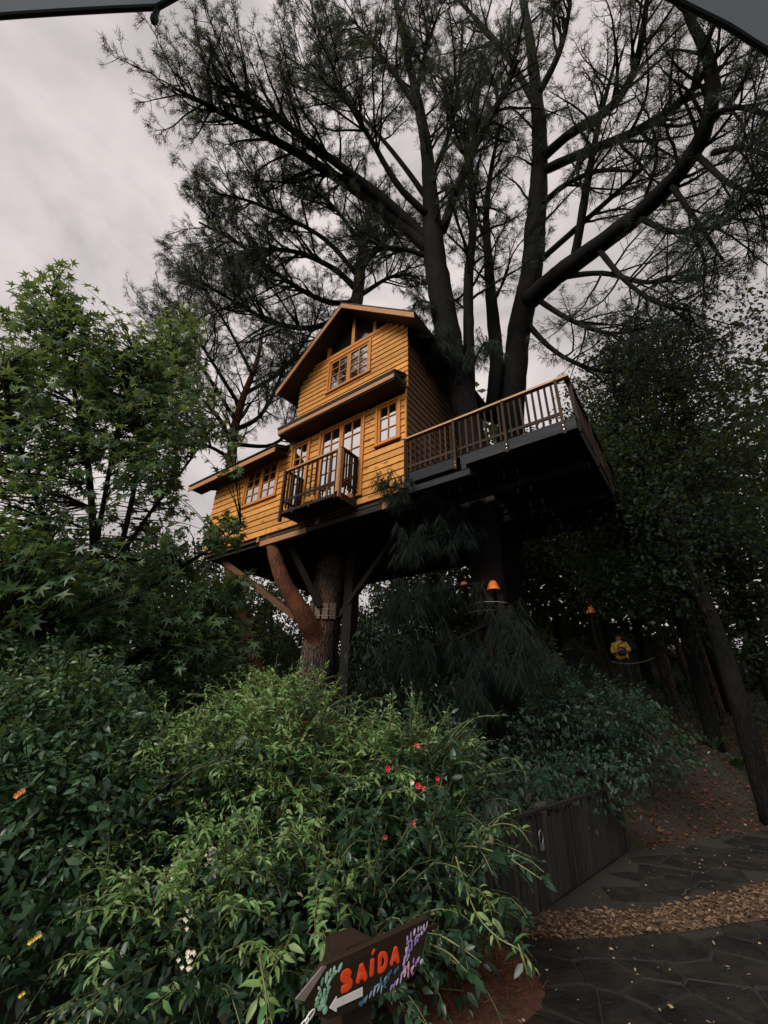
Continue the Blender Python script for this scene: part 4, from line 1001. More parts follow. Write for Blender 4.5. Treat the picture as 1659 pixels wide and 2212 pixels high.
# ------------------------------------------------------------------ shrubs in the foreground
def arch(p, d, L, n, grav, wob=.12):
    pts = [p]; d = unit(d)
    for k in range(n):
        d = unit(d + rng.normal(0, wob, 3) + np.array([0, 0, -grav * (k / n)])); pts.append(pts[-1] + d * L / n)
    return np.array(pts)
YOUNG_V = [(0, 0, 0), (.32, .16, .05), (.32, -.16, .05), (.7, .12, .0), (.7, -.12, .0), (1, .02, -.22), (.35, 0, .0), (.7, 0, -.05)]; YOUNG_F = OVATE_F
class Shrub:
    def __init__(self, name, label, base, group=None):
        self.b = np.array([base[0], base[1], float(ground_z(base[0], base[1])) - .05])
        self.t = thing(name, label, 'shrub', tuple(self.b), 0, group)
        self.stem = Acc(); self.canes = []; self.L = {}
    def cane(self, pts, r0=.014, r1=.004):
        pts = np.asarray(pts, float); self.stem.tube(pts - self.b, np.linspace(r0, r1, len(pts)), 5); self.canes.append(pts)
    def leaf(self, kind, pos, d, n, s): self.L.setdefault(kind, []).append((pos, d, n, s))
    def shoot(self, pts, kind_of, size, step=.035, pair=True, hang=.25, r=.004, start=.15):
        self.stem.tube(pts - self.b, np.linspace(r, r * .45, len(pts)), 4, cap=False)
        seg = np.linalg.norm(np.diff(pts, axis=0), axis=1); Lt = seg.sum(); tg = unit(np.gradient(pts, axis=0))
        m_ = max(3, int(Lt * (1 - start) / step)); side = unit(np.cross(tg[0], [0, 0, 1.0]) + 1e-3)
        for k in range(m_):
            f = start + (1 - start) * k / (m_ - 1); i = min(len(pts) - 2, int(f * (len(pts) - 1))); ff = f * (len(pts) - 1) - i
            q = pts[i] * (1 - ff) + pts[i + 1] * ff; t_ = tg[i]; sd = unit(np.cross(t_, [0, 0, 1.0]) + 1e-3)
            for s in ((-1, 1) if pair else (random.choice((-1, 1)),)):
                if f > .985 and s > 0: d = t_
                else: d = unit(sd * s * .9 + t_ * .6 + rng.normal(0, .5, 3) + np.array([0, 0, -hang]))
                n = unit(np.array([0, 0, 1.0]) + rng.normal(0, .38, 3) + np.array([-.15, -.3, 0]))
                self.leaf(kind_of(f), q + d * .008, d, n, size * random.lognormvariate(-.08, .3) * (1.05 - .35 * f))
    def done(self, kinds, nobj=0, stem_mat=None):
        """kinds: name -> (part name, template V, F, material)"""
        build(self.stem, 'stems', stem_mat or M['twig'], self.t)
        for kd, (pn, V, F, mat) in kinds.items():
            if kd not in self.L: continue
            P, D, N_, S_ = (np.array(x) for x in zip(*self.L[kd]))
            rest = np.arange(len(P))
            if nobj:
                share = nobj // len([k for k in kinds if k in self.L])
                big = biggest(P, S_, share); rest = np.setdiff1d(rest, big)
                leaf_objects(self.t, 'leaf', tri_mesh('leaf', V, F, mat), P[big] - self.b, D[big], N_[big], S_[big])
            a = Acc(); scatter(a, V, F, P[rest] - self.b, D[rest], N_[rest], S_[rest]); build(a, pn, mat, self.t, smooth=True, kind='stuff')
def fill(sh, ells, n, kind, size, hang=.4):
    for (c, r), k in zip(ells, n):
        P = in_ellipsoid(c, r, k, .2); P = P[P[:, 2] > sh.b[2] + .05]
        D = unit(rnd(len(P)) + np.array([0, -.3, -hang])); N_ = unit(np.array([-.15, -.3, 1.0]) + rnd(len(P), .5))
        for q in range(len(P)): sh.leaf(kind, P[q], D[q], N_[q], size * random.lognormvariate(-.05, .33))
CLUMP = rng.uniform(0, 1, (400, 3))
def shoots(sh, ells, n, L, size, young=.5, grav=.9, step=.035, start=(.55, .9), tipyoung=.55, zmin=-.5):
    for (c, r), k in zip(ells, n):
        for _ in range(k):
            d = unit(rng.normal(0, 1, 3) + np.array([0, -.25, .25]))
            if d[2] < zmin: d[2] = -d[2]
            p = np.asarray(c) + d * np.asarray(r) * random.uniform(*start)
            if p[2] < sh.b[2] + .08: continue
            pts = arch(p, unit(d * .8 + np.array([0, 0, .55]) + rng.normal(0, .35, 3)), random.uniform(*L), 7, grav / 3)
            w_ = math.sin(p[0] * 5.1 + 1.3) * math.sin(p[2] * 6.3 + p[0] * 2.0) + .5 * math.sin(p[0] * 11 + p[2] * 9)
            yg = random.random() < young * (1.25 if d[2] > .1 else .6) * (1.5 if w_ > .1 else .3) * (.25 + 1.35 * math.exp(-((p[0] + 1.15) / .95) ** 2) if sh.t.name.startswith('rose') else 1.0)
            sh.shoot(pts, (lambda f, y=yg: 'young' if (y and f > .25) or (f > tipyoung and y) else 'old'), size, step)
def canes_for(sh, ells, n):
    for (c, r), k in zip(ells, n):
        for _ in range(k):
            e = in_ellipsoid(c, r, 1, .5)[0]; b_ = np.array([sh.b[0] + rng.normal(0, .3), sh.b[1] + rng.normal(0, .2), sh.b[2]])
            p = spline(np.array([b_, b_ * .5 + e * .5 + np.array([0, 0, .35 * abs(e[2] - b_[2])]), e]), 10); sh.cane(p)

rose = Shrub('rose_bush', 'large rose bush with yellow green shoots and small red blossoms behind the exit sign', (-.55, 4.2))
RE = [(at(600, 1800, 4.3), (1.15, .8, .85)), (at(880, 1790, 4.1), (.75, .55, .68)), (at(330, 1830, 4.4), (.95, .7, .75)), (at(700, 2010, 3.5), (.75, .45, .42)), (at(585, 1590, 4.8), (.55, .5, .42)), (at(420, 2050, 3.6), (.7, .5, .4)), (at(960, 1960, 3.7), (.35, .35, .5))]
canes_for(rose, RE, (26, 16, 14, 10, 12, 8, 5))
fill(rose, RE, (4200, 2400, 2400, 1400, 600, 1100, 500), 'old', .068)
fill(rose, RE, (90, 40, 50, 30, 20, 30, 8), 'dry', .06)
shoots(rose, RE, (640, 270, 320, 150, 180, 130, 50), (.18, .6), .064, young=.8, step=.030)
for ctrl, lo in (([(985, 1850, 3.3), (1000, 1900, 3.2), (1030, 1975, 3.1), (1075, 2025, 3.0), (1120, 2050, 2.95), (1150, 2085, 2.95)], 'young'),
                 ([(960, 1830, 3.5), (1030, 1830, 3.4), (1090, 1850, 3.3), (1140, 1880, 3.25), (1170, 1900, 3.2)], 'old'),
                 ([(900, 1700, 4.0), (960, 1620, 4.0), (1020, 1555, 4.0), (1080, 1545, 4.0)], 'old'),
                 ([(1000, 1720, 4.3), (1060, 1650, 4.2), (1110, 1640, 4.1), (1140, 1680, 4.0)], 'old'),
                 ([(900, 1990, 3.1), (950, 2020, 2.9), (1000, 2050, 2.8), (1040, 2080, 2.75)], 'old'),
                 ([(930, 2040, 3.0), (970, 2060, 2.85), (1010, 2100, 2.8)], 'old'),
                 ([(560, 2060, 3.0), (570, 2120, 2.8), (580, 2170, 2.75), (590, 2225, 2.7)], 'young'),
                 ([(640, 1980, 3.2), (620, 2040, 3.0), (590, 2090, 2.9), (560, 2150, 2.85)], 'young'),
                 ([(1120, 2040, 2.95), (1130, 2070, 2.9), (1140, 2105, 2.9)], 'old'),
                 ([(1030, 1800, 3.7), (1080, 1780, 3.6), (1120, 1790, 3.5), (1150, 1830, 3.5)], 'old')):
    p = spline(np.array([at(*c) for c in ctrl]), 14)
    rose.shoot(p, (lambda f, k_=lo: k_), .085, .05, r=.006, start=.2)
rose.done({'old': ('foliage', OVATE_V, OVATE_F, M['rose_dark']), 'young': ('young_shoots', YOUNG_V, YOUNG_F, M['rose_young']), 'dry': ('dry_leaves', OVATE_V, OVATE_F, M['litter_pale'])}, 300, M['stem_green'])
def petals(acc, c, n, r, layers=2, open_=.7):
    for l in range(layers):
        for k in range(n):
            a_ = 2 * math.pi * (k + .5 * l) / n; d = unit(np.array([math.cos(a_), -.35, math.sin(a_)]) * open_ + np.array([0, -.7 * (l + .4) / layers, 0]))
            scatter(acc, ROUND_V, ROUND_F, np.array([c]), d[None], unit(np.array([[0, -1.0, .3]]) + rnd(1, .1)), [r * (1 - .25 * l)])
M['petal_red'] = plain('red_petals', (0.62, 0.03, 0.045), 0.5, 0.3, 60, bmp=0)
M['petal_pink'] = plain('coral_petals', (0.75, 0.16, 0.12), 0.5, 0.3, 60, bmp=0)
M['petal_white'] = plain('cream_petals', (0.72, 0.66, 0.55), 0.5, 0.15, 60, bmp=0)
M['petal_orange'] = plain('orange_petals', (0.62, 0.24, 0.06), 0.5, 0.3, 60, bmp=0)
M['petal_yellow'] = plain('yellow_petals', (0.66, 0.48, 0.05), 0.5, 0.3, 60, bmp=0)
for (u, v, hd, mt, r) in ((900, 1613, 3.75, 'petal_pink', .030), (838, 1660, 3.62, 'petal_red', .026), (903, 1697, 3.5, 'petal_red', .026), (916, 1703, 3.5, 'petal_pink', .02), (890, 1690, 3.5, 'petal_white', .02), (945, 1682, 3.6, 'petal_red', .02), (892, 1778, 3.4, 'petal_red', .022), (832, 1808, 3.45, 'petal_pink', .02), (657, 1567, 4.25, 'petal_orange', .05)):
    a = Acc(); petals(a, at(u, v, hd) - rose.b, 6, r, 2); build(a, 'blossom', M[mt], rose.t)
for (u, v, hd, n) in ((457, 1835, 3.45, 14), (412, 1962, 3.1, 8), (412, 2052, 2.95, 16), (380, 1870, 3.4, 5)):
    a = Acc(); c = at(u, v, hd) - rose.b
    for k in range(n): petals(a, c + np.array([rng.normal(0, .014), rng.normal(0, .01), -.075 * k / n + rng.normal(0, .008)]), 4, .013, 1)
    build(a, 'blossom_cluster', M['petal_white'], rose.t)

left = Shrub('leafy_shrub', 'dense dark shrub with round glossy leaves at the left edge', (-3.3, 4.4))
LE = [(at(90, 1660, 4.7), (.95, .8, .72)), (at(40, 1840, 4.2), (.8, .7, .75)), (at(190, 1780, 4.5), (.7, .6, .6)), (at(120, 1540, 5.0), (.7, .6, .45)), (at(-150, 1700, 4.6), (.9, .8, .8)), (at(170, 1990, 4.1), (.9, .5, .3))]
canes_for(left, LE, (10, 8, 6, 6, 6, 6))
fill(left, LE, (4200, 3200, 2200, 1700, 1600, 1500), 'old', .068)
shoots(left, LE, (170, 110, 80, 90, 50, 50), (.2, .42), .064, young=.5, step=.036)
left.done({'old': ('foliage', OVATE_V, OVATE_F, M['shrub_left']), 'young': ('young_shoots', OVATE_V, OVATE_F, M['shrub_young'])}, 200)
for (u, v, hd, mt, r, n) in ((38, 1718, 3.65, 'petal_orange', .022, 3), (66, 2035, 3.15, 'petal_yellow', .014, 4), (45, 2150, 3.0, 'petal_yellow', .011, 2)):
    a = Acc()
    for k in range(n): petals(a, at(u + k * 7, v - k * 5, hd) - left.b, 5, r, 1)
    build(a, 'blossom', M[mt], left.t)

back = Shrub('undergrowth_shrub', 'dark undergrowth shrub between the left shrub and the house trunk', (-2.2, 7.2))
BE = [(at(400, 1560, 7.4), (1.4, .8, .8)), (at(250, 1530, 7.0), (1.2, .8, .8)), (at(560, 1600, 7.6), (1.1, .7, .7))]
canes_for(back, BE, (10, 8, 8)); fill(back, BE, (2200, 1800, 1400), 'old', .11)
back.done({'old': ('foliage', DIAM_V, DIAM_F, M['forest_lt'])})
mid = Shrub('undergrowth_shrub', 'dark undergrowth shrub right of the house trunk with long pale leaves', (.3, 9.0))
ME = [(at(850, 1480, 9.2), (1.1, .8, 1.6)), (at(960, 1560, 9.0), (.9, .7, .9)), (at(830, 1600, 8.8), (1.0, .7, .8))]
canes_for(mid, ME, (10, 8, 8)); fill(mid, ME, (2600, 1400, 1400), 'old', .13, 1.0)
mid.done({'old': ('foliage', LANCE_V, LANCE_F, M['shrub_blue'])})
blue = Shrub('bluish_shrub', 'bluish green shrub above the picket fence, below the person', (3.4, 8.6))
BL = [(at(1290, 1555, 9.6), (1.3, .9, .62)), (at(1210, 1600, 9.0), (1.0, .8, .8)), (at(1380, 1620, 9.3), (.8, .7, .65)), (at(1180, 1480, 9.8), (.7, .7, .6))]
canes_for(blue, BL, (10, 8, 8, 6)); fill(blue, BL, (2400, 1700, 1000, 900), 'old', .085)
shoots(blue, BL, (60, 40, 30, 20), (.3, .6), .085, young=0)
blue.done({'old': ('foliage', OVATE_V, OVATE_F, M['shrub_blue'])}, 150)
blue2 = Shrub('bluish_shrub', 'low shrub growing against the back of the picket fence', (2.0, 7.0))
B2 = [(at(1150, 1740, 6.9), (.9, .5, .5)), (at(1270, 1690, 7.6), (.9, .5, .5)), (at(1060, 1700, 6.4), (.7, .5, .6))]
canes_for(blue2, B2, (8, 8, 6)); fill(blue2, B2, (1200, 1000, 900), 'old', .075)
blue2.done({'old': ('foliage', OVATE_V, OVATE_F, M['shrub_blue'])}, 60)

# ferns and strap leaved plants on the slope
def ground_hit(u, v):
    r = ray(u, v); r = r / math.hypot(r[0], r[1])
    for s in np.arange(4, 40, .05):
        P = CAM + r * s
        if P[2] <= ground_z(P[0], P[1]): return P
    return CAM + r * 20

def fern(u, v, hd, R_, nf, lab):
    p = ground_hit(u, v + 55); b_ = np.array([p[0], p[1], float(ground_z(p[0], p[1])) - .03]); t = thing('fern', lab, 'fern', tuple(b_), 0, 'ferns on the slope')
    hgt = .35
    a = Acc(); a.tube([(0, 0, 0), (.02, 0, hgt)], [.09, .07], 8, .05); build(a, 'fern_stem', M['bark_dark'], t)
    for k in range(nf):
        an = 2 * math.pi * (k + rng.random() * .6) / nf; d = np.array([math.cos(an), math.sin(an), 0]); L = R_ * rng.uniform(.8, 1.1)
        s = np.linspace(0, 1, 16)[:, None]
        pts = np.array([0, 0, hgt]) + d * L * s + np.array([0, 0, 1.0]) * L * (.85 * s - 1.25 * s ** 2)
        a = Acc(); a.tube(pts, np.linspace(.008, .002, 16), 4, cap=False)
        sd = np.cross(d, [0, 0, 1.0]); tg = unit(np.gradient(pts, axis=0))
        for s_ in (-1, 1):
            for q in range(38):
                f = .12 + .86 * q / 38; i = min(14, int(f * 15)); o = pts[i] + (pts[i + 1] - pts[i]) * (f * 15 - i)
                ln = L * .17 * math.sin(math.pi * min(1, f * .9 + .12)) + .02
                scatter(a, LANCE_V, LANCE_F, o[None], unit(sd * s_ + tg[i] * .45 + np.array([0, 0, -.25]))[None], np.array([[0, 0, 1.0]]), [ln])
        build(a, 'frond', M['fern'], t)
for (u, v, hd, R_, nf, lab) in ((1470, 1445, 11.0, 1.2, 11, 'fern with arching fronds nearest the rope beside the person'), (1530, 1410, 10.2, 1.2, 11, 'fern with arching fronds in the middle of the slope'), (1630, 1440, 9.6, 1.2, 10, 'fern with arching fronds at the right edge of the slope'), (1500, 1370, 12.5, 1.0, 10, 'fern highest up the slope, below the slim trunks')):
    fern(u, v, hd, R_, nf, lab)
def strap(u, v, hd, n, L, lab):
    p = ground_hit(u, v); b_ = np.array([p[0], p[1], float(ground_z(p[0], p[1])) - .02]); t = thing('strap_leaf_plant', lab, 'plant', tuple(b_), 0, 'strap leaved plants on the bank')
    for k in range(n):
        an = rng.uniform(0, 2 * math.pi); d = np.array([math.cos(an), math.sin(an), 0]) * rng.uniform(.3, .8); l = L * rng.uniform(.7, 1.1)
        s = np.linspace(0, 1, 9); c = d * (l * s[:, None]) + np.array([0, 0, 1.0]) * (l * (1.1 * s - .75 * s ** 2))[:, None]
        sd = unit(np.cross(d, [0, 0, 1.0])); wd = .045 * np.sin(np.pi * np.clip(s * .9 + .1, 0, 1)) + .004
        V = np.concatenate([c - sd * wd[:, None], c + [0, 0, -.012], c + sd * wd[:, None]]); m_ = 9
        f = [(i, i + 1, m_ + i + 1, m_ + i) for i in range(8)] + [(m_ + i, m_ + i + 1, 2 * m_ + i + 1, 2 * m_ + i) for i in range(8)]
        a = Acc(); a.add(V, None, f); build(a, 'leaf', M['shrub_left'], t, smooth=True)
# low plants covering the slope above the leaf litter
P = rng.uniform([2.5, 7.5], [20, 26], (26000, 2)); tt = (P - np.array([3.5, 7.3])) @ np.array([-.447, .894]); P = P[(tt > 1.25 + .35 * np.sin(P[:, 0] * 2.1)) & (tt < 13) & (P[:, 0] > 2.5)]
pt_ = np.sin(P[:, 0] * 1.9) * np.sin(P[:, 1] * 1.6 + 1) + rng.normal(0, .4, len(P)); P = P[pt_ > -.35]; n = len(P)
a = Acc(); scatter(a, OVATE_V, OVATE_F, np.column_stack([P, ground_z(P[:, 0], P[:, 1]) + rng.random(n) ** 1.5 * .42]), unit(rnd(n) + np.array([0, -.3, -.1])), unit(rnd(n, .5) + np.array([0, -.3, .9])), rng.uniform(.07, .17, n))
build(a, 'ground_cover', M['shrub_blue'], smooth=True, kind='stuff', label='low dark plants covering the upper slope', category='ground cover')
strap(1545, 1620, 8.9, 16, .75, 'strap leaved plant right of the bluish shrub')
strap(1600, 1665, 8.3, 14, .65, 'strap leaved plant lowest on the leaf covered bank')
strap(1480, 1620, 9.4, 14, .65, 'strap leaved plant close to the bluish shrub')

# ------------------------------------------------------------------ path, litter, fence
FA, FB = np.array([.28, 3.79]), np.array([3.53, 7.44])          # fence line
BA, BB = np.array([3.5, 7.3]), np.array([6.6, 8.85])           # back edge of the path
fd = unit(np.array([*(FB - FA), 0]))[:2]; fn = np.array([fd[1], -fd[0]])
be = unit(np.array([*(BB - BA), 0]))[:2]; bn = np.array([-be[1], be[0]])
a = Acc()
def sheet(pts, z): a_ = Acc(); a_.add([(p[0], p[1], z) for p in pts], None, [tuple(range(4))] if len(pts) == 4 else None); return a_
pa = Acc(); pq = [FA - fd * 3 + fn * .06, FB + fn * .06, BB + be * 14, np.array([16, -4.0])]
pa.add([(p[0], p[1], .006) for p in pq], None, [(0, 3, 2, 1)])
M['mortar'] = plain('dark_wet_soil_joints', (0.016, 0.013, 0.010), 0.9, 0.5, 40, bmp=0.6)
ma, t, b = nodes('wet_shaded_paving_stone')  # wet stone, with canopy shade also put into its dark colours
ge_ = t.nodes.new('ShaderNodeNewGeometry'); n1 = noise(t, ge_.outputs['Position'], 2.3, 6, .65); n2 = noise(t, ge_.outputs['Position'], 26, 6, .7); oi = t.nodes.new('ShaderNodeObjectInfo')
r_ = ramp(t, [(.3, (.007, .0068, .0066)), (.55, (.014, .0135, .0128)), (.78, (.032, .028, .023))]); t.links.new(n2.outputs['Fac'], r_.inputs[0])
r2_ = ramp(t, [(.42, (.0, .0, .0)), (.62, (1, 1, 1))]); t.links.new(n1.outputs['Fac'], r2_.inputs[0])
c = mixc(t, r2_.outputs[0], r_.outputs[0], mixc(t, .55, r_.outputs[0], (.030, .023, .015)))
t.links.new(c, b.inputs['Base Color']); rr_ = ramp(t, [(.35, (.35, .35, .35)), (.65, (.8, .8, .8))]); t.links.new(n1.outputs['Fac'], rr_.inputs[0]); t.links.new(rr_.outputs[0], b.inputs['Roughness']); b.inputs['Specular IOR Level'].default_value = .3
bump(t, b, n2.outputs['Fac'], .8, .02); M['stone'] = ma
path = build(pa, 'path', M['mortar'], kind='structure')
strip_q = [np.array([1.16, 4.58]), np.array([2.25, 4.72]), np.array([3.58, 5.13]), np.array([5.6, 6.2]), np.array([6.6, 7.5]), np.array([4.40, 6.14]), np.array([2.60, 5.30]), np.array([1.36, 5.14])]
def in_poly(P, Q):
    P = np.atleast_2d(P); inside = np.zeros(len(P), bool); n = len(Q)
    for i in range(n):
        x1, y1 = Q[i]; x2, y2 = Q[(i + 1) % n]
        c = ((y1 > P[:, 1]) != (y2 > P[:, 1])) & (P[:, 0] < (x2 - x1) * (P[:, 1] - y1) / (y2 - y1 + 1e-12) + x1)
        inside ^= c
    return inside
def clip(poly, m_, n_):
    """keep the part of a polygon on the near side of the line through m_ with normal n_"""
    o_ = []
    for k in range(len(poly)):
        a_, b_ = poly[k], poly[(k + 1) % len(poly)]; da, db = (a_ - m_) @ n_, (b_ - m_) @ n_
        if da <= 0: o_.append(a_)
        if da * db < 0: o_.append(a_ + (b_ - a_) * (da / (da - db)))
    return o_
seeds = []
for r_i in range(30):
    for c_i in range(34): seeds.append((-5.0 + c_i * .46 + (.23 if r_i % 2 else 0) + random.uniform(-.21, .21), -6.6 + r_i * .25 + random.uniform(-.11, .11)))
seeds = np.array([s_ for s_ in seeds if random.random() > .22])
for k_, sd_ in enumerate(seeds):
    cc = BA + be * sd_[0] + bn * sd_[1]; q = project(np.array([*cc, 0.0]))
    if (cc - FA) @ fn < .16 or sd_[1] > -.1 or in_poly(cc, strip_q)[0] or not (-100 < q[0] < 1800 and 1650 < q[1] < 2300): continue
    dl = seeds - sd_; dd = np.hypot(dl[:, 0], dl[:, 1]); poly = [sd_ + np.array(v_) for v_ in ((-.8, -.5), (.8, -.5), (.8, .5), (-.8, .5))]
    for n_i in np.argsort(dd)[1:15]:
        nn = dl[n_i] / dd[n_i]; poly = clip(poly, sd_ + dl[n_i] / 2 - nn * random.uniform(.003, .011), nn)
        if len(poly) < 3: break
    if len(poly) < 3: continue
    P2 = np.array([BA + be * p[0] + bn * p[1] for p in poly]) - cc; m_ = len(P2); tl = rng.normal(0, .010, 2)
    V = [(p[0], p[1], 0) for p in P2] + [(p[0] * .95, p[1] * .95, .009 + p @ tl * .7 + random.uniform(-.002, .002)) for p in P2] + [(0, 0, .011)]
    o = Acc(); o.add(V, [(m_ + k, m_ + (k + 1) % m_, 2 * m_) for k in range(m_)], [(k, (k + 1) % m_, m_ + (k + 1) % m_, m_ + k) for k in range(m_)])
    ob = build(o, 'paving_stone', M['stone'], path); ob.location = (cc[0], cc[1], .006)
# band of brown leaf mould across the path
def litter(name, mat, pts, z, size, V=DIAM_V, F=DIAM_F, tilt=.5, lift=.02, **props):
    n = len(pts); P = np.column_stack([pts, z + rng.uniform(.004, lift, n)])
    a = Acc(); scatter(a, V, F, P, unit(rnd(n) * [1, 1, .25]), unit(np.array([0, 0, 1.0]) + rnd(n, tilt)), rng.uniform(.55, 1.3, n) * size); return build(a, name, mat, **props)
def sample_poly(Q, n):
    Q = np.array(Q); lo, hi = Q.min(0), Q.max(0); P = rng.uniform(lo, hi, (n * 4, 2)); P = P[in_poly(P, Q)]; return P[:n]
M['mould'] = plain('brown_leaf_mould', (0.085, 0.05, 0.03), 0.85, 0.5, 45, bmp=0.6)
sq = [*strip_q]
ms = Acc(); ms.add([(p[0], p[1], .011) for p in sq], None, [(0, 1, 6, 7), (1, 2, 5, 6), (2, 3, 4, 5)])
build(ms, 'leaf_mould_strip', M['mould'], kind='structure')
P = sample_poly(sq, 5200)
litter('leaf_litter', M['litter_tan'], P, .012, .048, kind='stuff', label='band of tan leaf litter lying across the paving', category='leaf litter')
P = sample_poly([FA - fd + fn * .2, FB + fn * .2, BB + be * 3, np.array([7, 1.5])], 900)
litter('fallen_leaves', M['litter_pale'], P, .018, .030, kind='stuff', label='scattered small pale leaves on the dark paving', category='leaf litter')
P = rng.uniform([2.6, 6.9], [13, 14], (17000, 2)); tt = (P - BA) @ bn; P = P[(tt > .05) & (tt < 5) & ((P[:, 0] > 3.3))]
litter('leaf_litter', M['litter_red'], P, ground_z(P[:, 0], P[:, 1]), .07, lift=.05, tilt=.7, kind='stuff', label='reddish brown leaf litter covering the bank at the right', category='leaf litter')
P = P[rng.random(len(P)) < .01]
litter('fallen_leaves', M['litter_pale'], P, ground_z(P[:, 0], P[:, 1]) + .03, .075, lift=.05, tilt=.6, kind='stuff', label='few pale yellow leaves on the reddish bank', category='leaf litter')
# mound of red pine straw beside the sign
mc = np.array([.55, 4.05]); mr = np.array([.62, .62])
gx = np.linspace(-1, 1, 22); X, Y = np.meshgrid(gx, gx); rr = np.hypot(X, Y); Zm = .11 * np.clip(1 - rr ** 2, 0, 1) ** .8 + .012 * np.sin(9 * X) * np.sin(8 * Y) * (rr < .9) - (rr > 1) * .05
ma_ = Acc(); i = np.arange(21)[:, None] * 22; j = np.arange(21)[None, :]
ma_.add(np.stack([X * mr[0], Y * mr[1], Zm], -1), None, np.stack([i + j, i + j + 1, i + 23 + j, i + 22 + j], -1))
mound = thing('straw_mound', 'low mound of reddish pine straw behind the exit sign', 'mound', (mc[0], mc[1], .0))
M['straw'] = leafmat('pine_straw', [(0.06, 0.022, 0.010), (0.14, 0.05, 0.02), (0.22, 0.09, 0.036)], .7, .05, .25)
build(ma_, 'mound', plain('red_soil', (0.07, 0.028, 0.014), .85, .4, 30, bmp=.6), mound, smooth=True)
n = 3500; q = unit(rnd(n))[:, :2] * np.sqrt(rng.random(n))[:, None] * .97; r2 = np.hypot(q[:, 0], q[:, 1]); Zq = .11 * np.clip(1 - r2 ** 2, 0, 1) ** .8 + .012
a = Acc(); scatter(a, [(0, -.03, 0), (0, .03, 0), (1, 0, .05)], [(0, 1, 2)], np.column_stack([q * mr, Zq]), unit(rnd(n) * [1, 1, .2]), unit(np.array([0, 0, 1.0]) + rnd(n, .3)), rng.uniform(.05, .12, n)); build(a, 'straw', M['straw'], mound, kind='stuff')

fence = thing('picket_fence', 'dark weathered picket fence running along the paved path', 'fence', (FA[0], FA[1], 0), math.atan2(fd[1], fd[0]))
FL = float(np.linalg.norm(FB - FA)); npk = 42; pw = FL / npk
pk = []
for v_ in range(4):
    a = Acc(); w_ = pw * (.80 + .04 * v_); hg = .70 + .02 * v_; a.box(-w_ / 2, w_ / 2, -.011, .011, .03, hg); pk.append(a.mesh('picket')); pk[-1].materials.append(M['fence'])
for k in range(npk):
    o = link('picket', pk[random.randrange(4)], None, fence, ((k + .5) * pw, random.uniform(-.004, .004), 0)); o.rotation_euler = (random.uniform(-.015, .015), random.uniform(-.02, .02), 0)
for zz in (.18, .55): boxo('fence_rail', -.02, FL, .014, .05, zz - .035, zz + .035, M['fence'], fence)
for xx in (0.6, FL * .5, FL - .02): boxo('fence_post', xx - .05, xx + .05, .052, .15, -.1, .80, M['fence'], fence)
baro('fence_cap', (-.02, .0, .775), (FL, .0, .775), .06, .03, M['fence'], fence)
gx_ = 2.0
a = Acc(); th = np.linspace(0, 2 * math.pi, 18); a.tube(np.stack([gx_ + .045 * np.cos(th), np.full(18, -.03), .56 + .06 * np.sin(th)], -1), .005, 6); build(a, 'latch_ring', M['metal'], fence)
boxo('padlock', gx_ - .025, gx_ + .025, -.045, -.02, .46, .51, M['metal'], fence)

# ------------------------------------------------------------------ exit sign
SO = at(690, 2079, 2.05); SX = unit(np.array([.74, .67, 0])); SN = np.array([SX[1], -SX[0], 0.0])     # SN faces the camera
def sp(cx_, cy_):
    """a spot on the board from the close-up of the sign, as board coordinates"""
    u, v = (1150 + .36166 * cx_) / 1.82278, (3550 + .36166 * cy_) / 1.82278
    r = ray(u, v); t_ = ((SO - CAM) @ SN) / (r @ SN); P = CAM + r * t_ - SO
    return np.array([P @ SX, P[2]])
sign = thing('exit_sign', 'dark wooden arrow board lettered SAÍDA in orange red on a square post', 'sign', (SO[0], SO[1], 0), math.atan2(SX[1], SX[0]))
Z0 = SO[2]
outl = [sp(*c) for c in ((372, 692), (700, 545), (1100, 360), (1500, 172), (1440, 480), (1400, 660), (1330, 800), (1050, 980), (760, 1130), (560, 1230), (400, 1285), (240, 1235), (128, 1085))]
def plate(pts, y0, y1, name, mat, parent):
    n_ = len(pts); bm = bmesh.new()
    f_ = [bm.verts.new((p[0], y0, Z0 + p[1])) for p in pts]; b_ = [bm.verts.new((p[0], y1, Z0 + p[1])) for p in pts]
    bm.faces.new(f_); bm.faces.new(b_[::-1])
    for k in range(n_): bm.faces.new((f_[k], b_[k], b_[(k + 1) % n_], f_[(k + 1) % n_]))
    bmesh.ops.recalc_face_normals(bm, faces=bm.faces); bmesh.ops.triangulate(bm, faces=[f for f in bm.faces if len(f.verts) > 4])
    me = bpy.data.meshes.new(name); bm.to_mesh(me); bm.free(); return link(name, me, mat, parent)
plate(outl, 0, .035, 'board', M['sign_wood'], sign)
e = [sp(*c) for c in ((318, 705), (366, 700), (124, 1078), (30, 1055))]
plate(e, -.006, -.001, 'bare_edge', M['sign_edge'], sign)
